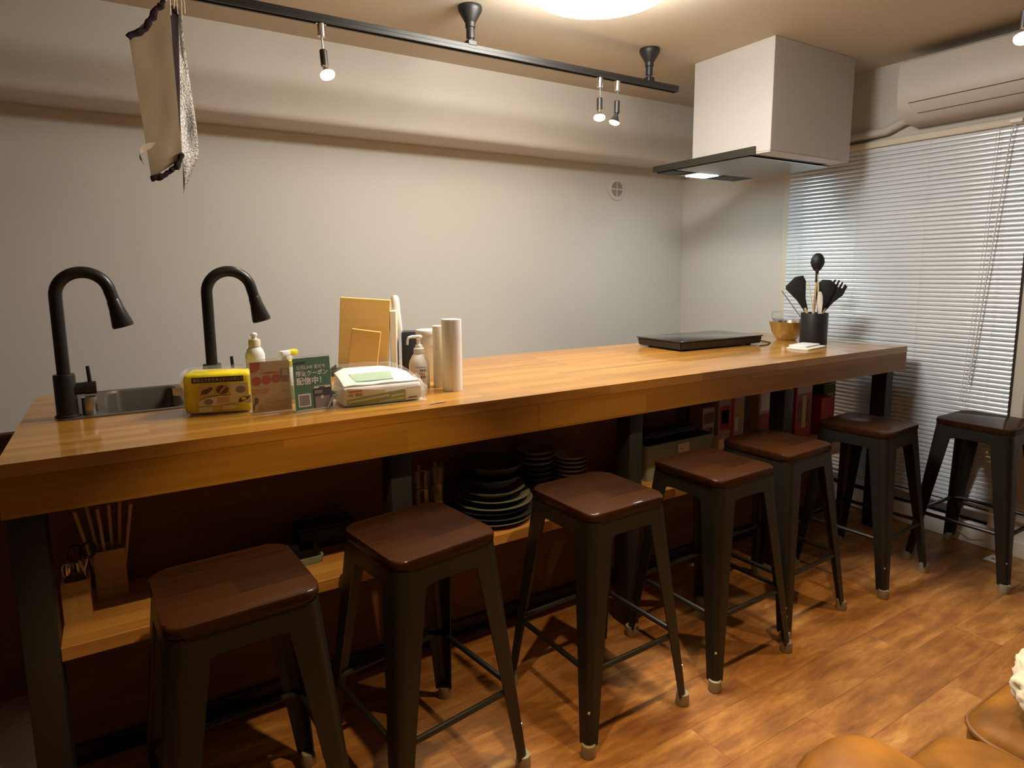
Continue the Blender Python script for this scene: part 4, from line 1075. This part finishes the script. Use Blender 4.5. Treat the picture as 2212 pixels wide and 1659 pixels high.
for k in range(5):
    x = 0.082+0.0085*k; yy = 0.185+0.006*((k*2) % 5)
    o = thing('table_fork' if k % 2 else 'table_spoon', names[k]+' golden piece of cutlery standing in the cutlery box', 'cutlery', (x, yy, SZ+0.0065), R(20*k), 'cutlery in the box')
    part('stem', 'gold', o, lambda bm: add_tube(bm, [(0, 0, 0), (0.0, 0, 0.06), (0.001, 0, 0.105)], [0.003, 0.0022, 0.002], 8))
    if k % 2:
        part('tines', 'gold', o, lambda bm: [add_tube(bm, [(0.001, 0, 0.103), (0.001+dx*0.6, 0, 0.112), (0.001+dx, 0, 0.142)], [0.002, 0.0014, 0.0008], 6) for dx in (-0.006, -0.002, 0.002, 0.006)])
    else:
        def sbowl(bm):
            t = bmesh.new(); bmesh.ops.create_uvsphere(t, u_segments=14, v_segments=8, radius=1)
            for v in t.verts: v.co = Vector((v.co.x*0.0105, v.co.y*0.003+0.003*v.co.x**2, v.co.z*0.019))
            merge(bm, t, Matrix.Translation((0.001, 0, 0.122)))
        part('bowl', 'gold', o, sbowl, 60)
sc_ = thing('scissors', 'dark-handled scissors standing in the cutlery box', 'scissors', (0.118, 0.190, SZ+0.0065), R(10))
for sx in (-1, 1):
    part('handle_loop', 'blackvinyl', sc_, lambda bm: add_tube(bm, [(sx*0.014+0.013*math.cos(2*PI*i/18), sx*0.002, 0.160+0.020*math.sin(2*PI*i/18)) for i in range(18)], 0.0042, 8, closed=True))
    part('blade', 'steel', sc_, lambda bm: add_tube(bm, [(sx*0.010, sx*0.002, 0.145), (0.0, sx*0.002, 0.11), (-sx*0.003, sx*0.002, 0.0)], [0.004, 0.0035, 0.002], 8))
for k in range(6):
    o = thing('chopstick', ['leftmost', 'second', 'third', 'fourth', 'fifth', 'rightmost'][k]+' of the brown sticks standing in the chopstick box', 'chopstick', (0.150+0.0085*k, 0.283+0.005*((k*3) % 5), SZ+0.0065), 0, 'chopsticks in the box')
    lean = (-0.05+0.018*k, 0.02*math.sin(k*2))
    part('stick', 'beech', o, lambda bm: add_tube(bm, [(0, 0, 0), (lean[0]*0.9, lean[1], 0.235)], [0.003, 0.0042], 8))
    part('stick_tip', 'pbrown', o, lambda bm: add_tube(bm, [(lean[0]*0.9, lean[1], 0.235), (lean[0]*0.93, lean[1], 0.245)], [0.0042, 0.004], 8))

tr = thing('rectangular_dish', 'sage green rectangular dish on the shelf behind the nearest stool', 'dish', (0.585, 0.225, SZ))
def dish(bm):
    add_prism(bm, rrect(0.108, 0.055, 0.012, 3), 0.0, 0.006)
    for z0, z1, a, c in ((0.004, 0.022, 0.112, 0.059),):
        o_, i_ = rrect(a, c, 0.012, 3), rrect(a-0.006, c-0.006, 0.009, 3)
        A = [bm.verts.new((x*0.97, y*0.95, z0)) for x, y in o_]; B = [bm.verts.new((x, y, z1)) for x, y in o_]; C = [bm.verts.new((x, y, z1)) for x, y in i_]; E_ = [bm.verts.new((x*0.97, y*0.95, z0)) for x, y in i_]
        n = len(A)
        for k in range(n):
            j = (k+1) % n
            bm.faces.new((A[k], A[j], B[j], B[k])); bm.faces.new((B[k], B[j], C[j], C[k])); bm.faces.new((C[k], C[j], E_[j], E_[k]))
part('dish_body', 'traygreen', tr, dish)
part('foot_slab', 'pcream', tr, lambda bm: add_prism(bm, rrect(0.09, 0.04, 0.01, 3), -0.0001, 0.0005))
bx = thing('black_box', 'black upright box behind the sage green dish', 'box', (0.735, 0.300, SZ), R(0))
part('box_shell', 'black', bx, lambda bm: add_rbox(bm, -0.085, 0.085, -0.035, 0.04, 0, 0.062, 0.006, 2))
part('box_lid', 'blackvinyl', bx, lambda bm: add_rbox(bm, -0.087, 0.087, -0.037, 0.042, 0.0622, 0.072, 0.004, 2))

# stacked tumblers
def tumbler(loc, label):
    return tag(part('tumbler', 'glass', None, lambda bm: add_lathe(bm, [(0, 0.0), (0.025, 0.0), (0.027, 0.003), (0.0325, 0.088), (0.031, 0.0885), (0.0255, 0.008), (0, 0.008)], 28), loc=loc), label, 'glass', 'stacked tumblers')
ords = ['bottom', 'middle', 'top']
for k in range(3): tumbler((1.032, 0.215, SZ+0.0005+0.062*k), ords[k]+' tumbler of the left glass stack beside the steel post')
for k in range(3): tumbler((1.103, 0.250, SZ+0.0005+0.058*k), ords[k]+' tumbler of the glass stack next to the dark plates')

# plates and bowls
def plate(name, loc, r, h, m, label, cat, group, tilt=0.0, rim=0.005):
    o = tag(part(name, m, None, lambda bm: add_lathe(bm, [(0, 0.002), (r*0.55, 0.0), (r*0.60, 0.002), (r*0.80, h*0.45), (r, h-0.001), (r+0.0005, h), (r-rim, h+0.0005), (r*0.78, h*0.5+rim*0.7), (r*0.58, rim+0.001), (0, rim)], 40), loc=loc), label, cat, group)
    o.rotation_euler = (tilt, -tilt*0.6, 0)
    return o
N = ['lowest', 'second from below', 'third from below', 'fourth from below', 'fifth from below', 'sixth from below', 'seventh from below', 'eighth from below', 'ninth from below', 'topmost']
px, py_ = 1.285, 0.200
z = SZ+0.0005
for k, (r, h, m, lab, nm) in enumerate(((0.140, 0.020, 'greyplate', 'lowest wide plate of the big stack, lying on the shelf', 'dinner_plate'), (0.138, 0.022, 'darkplate', 'charcoal plate second from below in the big stack', 'dinner_plate'), (0.134, 0.020, 'darkplate', 'charcoal plate third from below in the big stack', 'dinner_plate'),
        (0.137, 0.022, 'greyplate', 'grey plate fourth from below in the big stack', 'dinner_plate'), (0.126, 0.021, 'greenplate', 'greenish plate in the middle of the big stack', 'dinner_plate'), (0.112, 0.028, 'greyplate', 'shallow grey bowl on top of the greenish plate', 'shallow_bowl'),
        (0.105, 0.042, 'darkplate', 'lower black bowl near the top of the big stack', 'deep_bowl'), (0.102, 0.048, 'darkplate', 'uppermost black bowl crowning the big stack', 'deep_bowl'))):
    plate(nm, (px+0.004*math.sin(k*2), py_+0.003*math.cos(k*3), z), r, h, m, lab, 'plate' if 'plate' in nm else 'bowl', 'dishes of the big stack')
    z += {0: 0.0165, 1: 0.019, 2: 0.0165, 3: 0.019, 4: 0.0185, 5: 0.024, 6: 0.036}.get(k, 0.02)
z = SZ+0.0005
for k in range(10):
    plate('small_bowl', (1.500+0.0015*math.sin(k*1.7), 0.255, z), 0.071, 0.024, 'darkplate' if k in (3, 4, 5, 6) else 'greyplate', N[k]+' small dark bowl in the tall middle stack', 'bowl', 'small bowls of the middle stack', rim=0.004)
    z += 0.0192
z = SZ+0.0005
for k in range(9):
    plate('sauce_dish', (1.662+0.0015*math.sin(k*2.1), 0.258, z), 0.068, 0.020, 'paleplate', (N[k] if k < 8 else 'topmost')+' pale dish in the right stack near the steel post', 'dish', 'pale dishes of the right stack', rim=0.004)
    z += 0.0162
plate('side_plate', (1.905, 0.215, SZ+0.0005), 0.058, 0.016, 'paleplate', 'pale plate half hidden behind the middle steel post', 'plate', None)

# storage bin
bn = thing('storage_bin', 'grey green plastic bin with a white sticker on the shelf', 'bin', (2.165, 0.235, SZ))
def binb(bm):
    t = 0.003; hx, hy, h = 0.195, 0.065, 0.148
    o_, i_ = rrect(hx, hy, 0.012, 3), rrect(hx-t, hy-t, 0.010, 3)
    n = len(o_)
    rows = [(o_, 0.93, 0.0), (o_, 1.0, h-0.012), (rrect(hx+0.006, hy+0.006, 0.014, 3), 1, h-0.011), (rrect(hx+0.006, hy+0.006, 0.014, 3), 1, h), (i_, 1.0, h), (i_, 0.93, 0.004)]
    L = [[bm.verts.new((x*s, y*s, z)) for x, y in ring] for ring, s, z in rows]
    for A, B in zip(L, L[1:]):
        for k in range(n): bm.faces.new((A[k], A[(k+1) % n], B[(k+1) % n], B[k]))
    bm.faces.new(L[0]); bm.faces.new(L[-1])
part('bin_shell', 'binteal', bn, binb)
part('contents', 'black', bn, lambda bm: add_rbox(bm, -0.175, 0.175, -0.052, 0.055, 0.02, 0.138, 0.01, 2))
patch('sticker', 'pcream', bn, rect(-0.020, 0.045, 0.095, 0.132), -0.0668)
patch('sticker_print', 'pgrey', bn, rect(-0.013, 0.012, 0.108, 0.111), -0.0672)
bg = thing('black_pouch', 'flat black pouch lying on top of the grey green bin', 'pouch', (2.150, 0.245, SZ+0.149))
part('pouch_body', 'navy', bg, lambda bm: add_rbox(bm, -0.16, 0.15, -0.035, 0.06, 0.0, 0.030, 0.012, 3))
part('pouch_flap', 'black', bg, lambda bm: add_rbox(bm, -0.15, 0.14, -0.037, 0.03, 0.026, 0.034, 0.004, 2))

# cartons and packets to the right
def carton(name, label, x0, x1, y0, y1, h, m, deco, rz=0):
    o = thing(name, label, 'packet', ((x0+x1)/2, (y0+y1)/2, SZ), R(rz))
    hx, hy = (x1-x0)/2, (y1-y0)/2
    part('box_body', m, o, lambda bm: add_rbox(bm, -hx, hx, -hy, hy, 0, h, 0.003, 1))
    for (a0, a1, z0, z1, dm) in deco:
        patch('printed_field', dm, o, rect(-hx+2*hx*a0, -hx+2*hx*a1, h*z0, h*z1), -hy-0.0012)
    return o
carton('snack_carton', 'wide red and white food carton behind the fifth stool', 2.475, 2.650, 0.245, 0.335, 0.275, 'packpink', [(0.05, 0.42, 0.45, 0.85, 'packred'), (0.10, 0.38, 0.55, 0.78, 'packpink'), (0.46, 0.58, 0.05, 0.95, 'packred'), (0.75, 0.97, 0.55, 0.85, 'packyellow'), (0.62, 0.75, 0.40, 0.62, 'paperwhite')])
carton('snack_carton', 'brown pink carton left of the wide red one, behind the bin', 2.385, 2.462, 0.255, 0.335, 0.235, 'packpink', [(0.1, 0.9, 0.70, 0.90, 'pbrown'), (0.2, 0.5, 0.45, 0.62, 'packred'), (0.55, 0.85, 0.45, 0.62, 'pbrown')])
carton('seasoning_jar_box', 'small cream box in front of the cartons beside the bin', 2.405, 2.455, 0.180, 0.235, 0.110, 'pcream', [(0.15, 0.85, 0.3, 0.6, 'ptan')])
carton('tall_packet', 'tall pale pink packet standing left of the steel post', 2.740, 2.825, 0.235, 0.300, 0.300, 'packpink', [(0.0, 1.0, 0.0, 0.55, 'packred'), (0.15, 0.85, 0.60, 0.90, 'paperwhite')], 0)
carton('noodle_packet', 'red packet with yellow centre right of the steel post', 3.020, 3.150, 0.235, 0.310, 0.275, 'packred', [(0.38, 0.62, 0.20, 0.80, 'packyellow'), (0.15, 0.34, 0.30, 0.70, 'pbrown'), (0.66, 0.85, 0.30, 0.70, 'pbrown'), (0.05, 0.95, 0.84, 0.97, 'packpink')])
carton('flat_packet', 'low bright red packet near the right end of the shelf', 3.215, 3.330, 0.225, 0.300, 0.190, 'packred', [(0.1, 0.9, 0.2, 0.4, 'packpink')])
carton('flat_packet', 'dark green packet standing behind the low red packet', 3.330, 3.430, 0.285, 0.340, 0.240, 'packgreen', [(0.2, 0.8, 0.5, 0.8, 'packyellow')])

# ================================================================== LEFT: low partition and mat
pt = thing('low_partition', 'brown low partition panel at the lower left edge beyond the counter', 'partition', (-0.55, 0.80, 0))
part('panel', 'panelbrown', pt, lambda bm: add_box(bm, -0.55, 0.53, -0.012, 0.012, 0.004, 0.84), 0)
part('cap_rail', 'panelbrown', pt, lambda bm: add_rbox(bm, -0.55, 0.53, -0.02, 0.02, 0.84, 0.856, 0.003, 1))
tag(part('floor_mat', 'matgrey', None, lambda bm: add_rbox(bm, -0.55, 0.52, -0.30, 0.29, 0.0, 0.004, 0.0015, 1), loc=(-0.55, 0.47, 0.0002)), 'grey mat on the floor at the lower left corner beside the counter post', 'mat')

# ================================================================== RIGHT: small things by the window
ad = thing('power_adapter', 'white power adapter hanging at the foot of the window beside the last stool', 'adapter', (XR-0.038, -0.385, 0.145))
part('adapter_block', 'white', ad, lambda bm: add_rbox(bm, -0.009, 0.009, -0.022, 0.022, -0.03, 0.06, 0.004, 2))
part('adapter_cable', 'pcream', ad, lambda bm: add_tube(bm, [(-0.004, 0.0, -0.028), (-0.006, 0.03, -0.085), (-0.006, 0.10, -0.105), (-0.006, 0.17, -0.075), (-0.004, 0.19, -0.03), (0.0, 0.20, 0.03)], 0.0018, 6))
cdp = thing('paper_card', 'small white paper card lying on the floor near the right edge', 'card', (3.585, -0.435, 0.0005), R(-3))
part('sheet', 'paperwhite', cdp, lambda bm: add_box(bm, -0.045, 0.045, -0.030, 0.030, 0, 0.0008), 0)
part('card_print', 'pgrey', cdp, lambda bm: add_prism(bm, ell(-0.005, 0.004, 0.011, 0.008), 0.0009, 0.0011), 0)

# ================================================================== SOFA
so = thing('sofa', 'tan suede leather sofa with piped cushions in the lower right corner', 'sofa', (1.70, -1.45, 0))
def pillow(bm, sx, sy, sz, c, e=0.32, seg=28):
    rows = []
    def sp_(v, p): return math.copysign(abs(v)**p, v)
    for i in range(seg//2+1):
        th = -PI/2+PI*i/(seg//2); ring = []
        for k in range(seg):
            ph = 2*PI*k/seg
            ring.append(bm.verts.new((c[0]+sx*sp_(math.cos(th), e*1.6)*sp_(math.cos(ph), e), c[1]+sy*sp_(math.cos(th), e*1.6)*sp_(math.sin(ph), e), c[2]+sz*sp_(math.sin(th), 0.75))))
        rows.append(ring)
    for a, b2 in zip(rows, rows[1:]):
        for k in range(seg): bm.faces.new((a[k], a[(k+1) % seg], b2[(k+1) % seg], b2[k]))
    bmesh.ops.remove_doubles(bm, verts=list(bm.verts), dist=1e-5)
def pipe(bm, hx, hy, r, c, z): add_tube(bm, [(c[0]+x, c[1]+y, z) for x, y in rrect(hx, hy, r, 6)], 0.006, 8, closed=True)
def cushion(x0, x1, y0, y1, zt, th, lab=None):
    c = ((x0+x1)/2-1.70, (y0+y1)/2+1.45, zt-th/2)
    hx, hy = (x1-x0)/2, (y1-y0)/2
    def fn(bm):
        t = bmesh.new(); add_prism(t, rrect(hx, hy, 0.07, 6), zt-th, zt-0.03, 0.0)
        merge(bm, t, Matrix.Translation((c[0], c[1], 0)))
        t = bmesh.new(); rings = []
        for s_, dz in ((1.0, -0.03), (0.985, -0.018), (0.93, -0.006), (0.8, 0.0), (0.5, 0.006)):
            rings.append([t.verts.new((x*s_, y*s_, zt+dz)) for x, y in rrect(hx, hy, 0.07, 6)])
        n = len(rings[0])
        for a, b2 in zip(rings, rings[1:]):
            for k in range(n): t.faces.new((a[k], a[(k+1) % n], b2[(k+1) % n], b2[k]))
        t.faces.new(rings[-1]); merge(bm, t, Matrix.Translation((c[0], c[1], 0)))
    q = part('seat_cushion', 'suede', so, fn, 60)
    part('cushion_piping', 'piping', q, lambda bm: pipe(bm, hx, hy, 0.07, c, zt-0.030))
cushion(1.29, 1.572, -1.84, -1.105, 0.455, 0.14)
cushion(1.592, 2.20, -1.84, -1.105, 0.455, 0.14)
part('armrest', 'suede', so, lambda bm: add_rbox(bm, 1.05-1.70, 1.285-1.70, -1.843+1.45, -1.055+1.45, 0.06, 0.585, 0.095, 6), 60)
part('base', 'suede', so, lambda bm: add_rbox(bm, 1.02-1.70, 2.22-1.70, -1.84+1.45, -1.14+1.45, 0.05, 0.314, 0.03, 3))
part('backrest', 'suede', so, lambda bm: add_rbox(bm, 1.02-1.70, 2.22-1.70, -2.02+1.45, -1.845+1.45, 0.05, 0.74, 0.05, 3))
for x in (-0.6, 0.45):
    for yy in (-0.5, 0.24): part('foot', 'pbrown', so, lambda bm: add_lathe(bm, [(0, 0), (0.018, 0), (0.024, 0.051), (0, 0.051)], 14, (x, yy, 0)))
def fluffy(bm):
    t = bmesh.new(); bmesh.ops.create_icosphere(t, subdivisions=5, radius=1)
    for v in t.verts:
        n_ = v.co.copy(); p = Vector((math.copysign(abs(n_.x)**0.75, n_.x)*0.12, math.copysign(abs(n_.y)**0.75, n_.y)*0.115, n_.z*0.062))
        p += n_*(0.012*noise.noise(p*38)+0.008*noise.noise(p*90))
        v.co = p
    merge(bm, t)
wc = thing('fleece_cushion', 'white fluffy cushion lying on the sofa at the right edge', 'cushion', (1.738, -1.262, 0.528), R(15))
part('fleece_cover', 'fluff', wc, fluffy, 80)
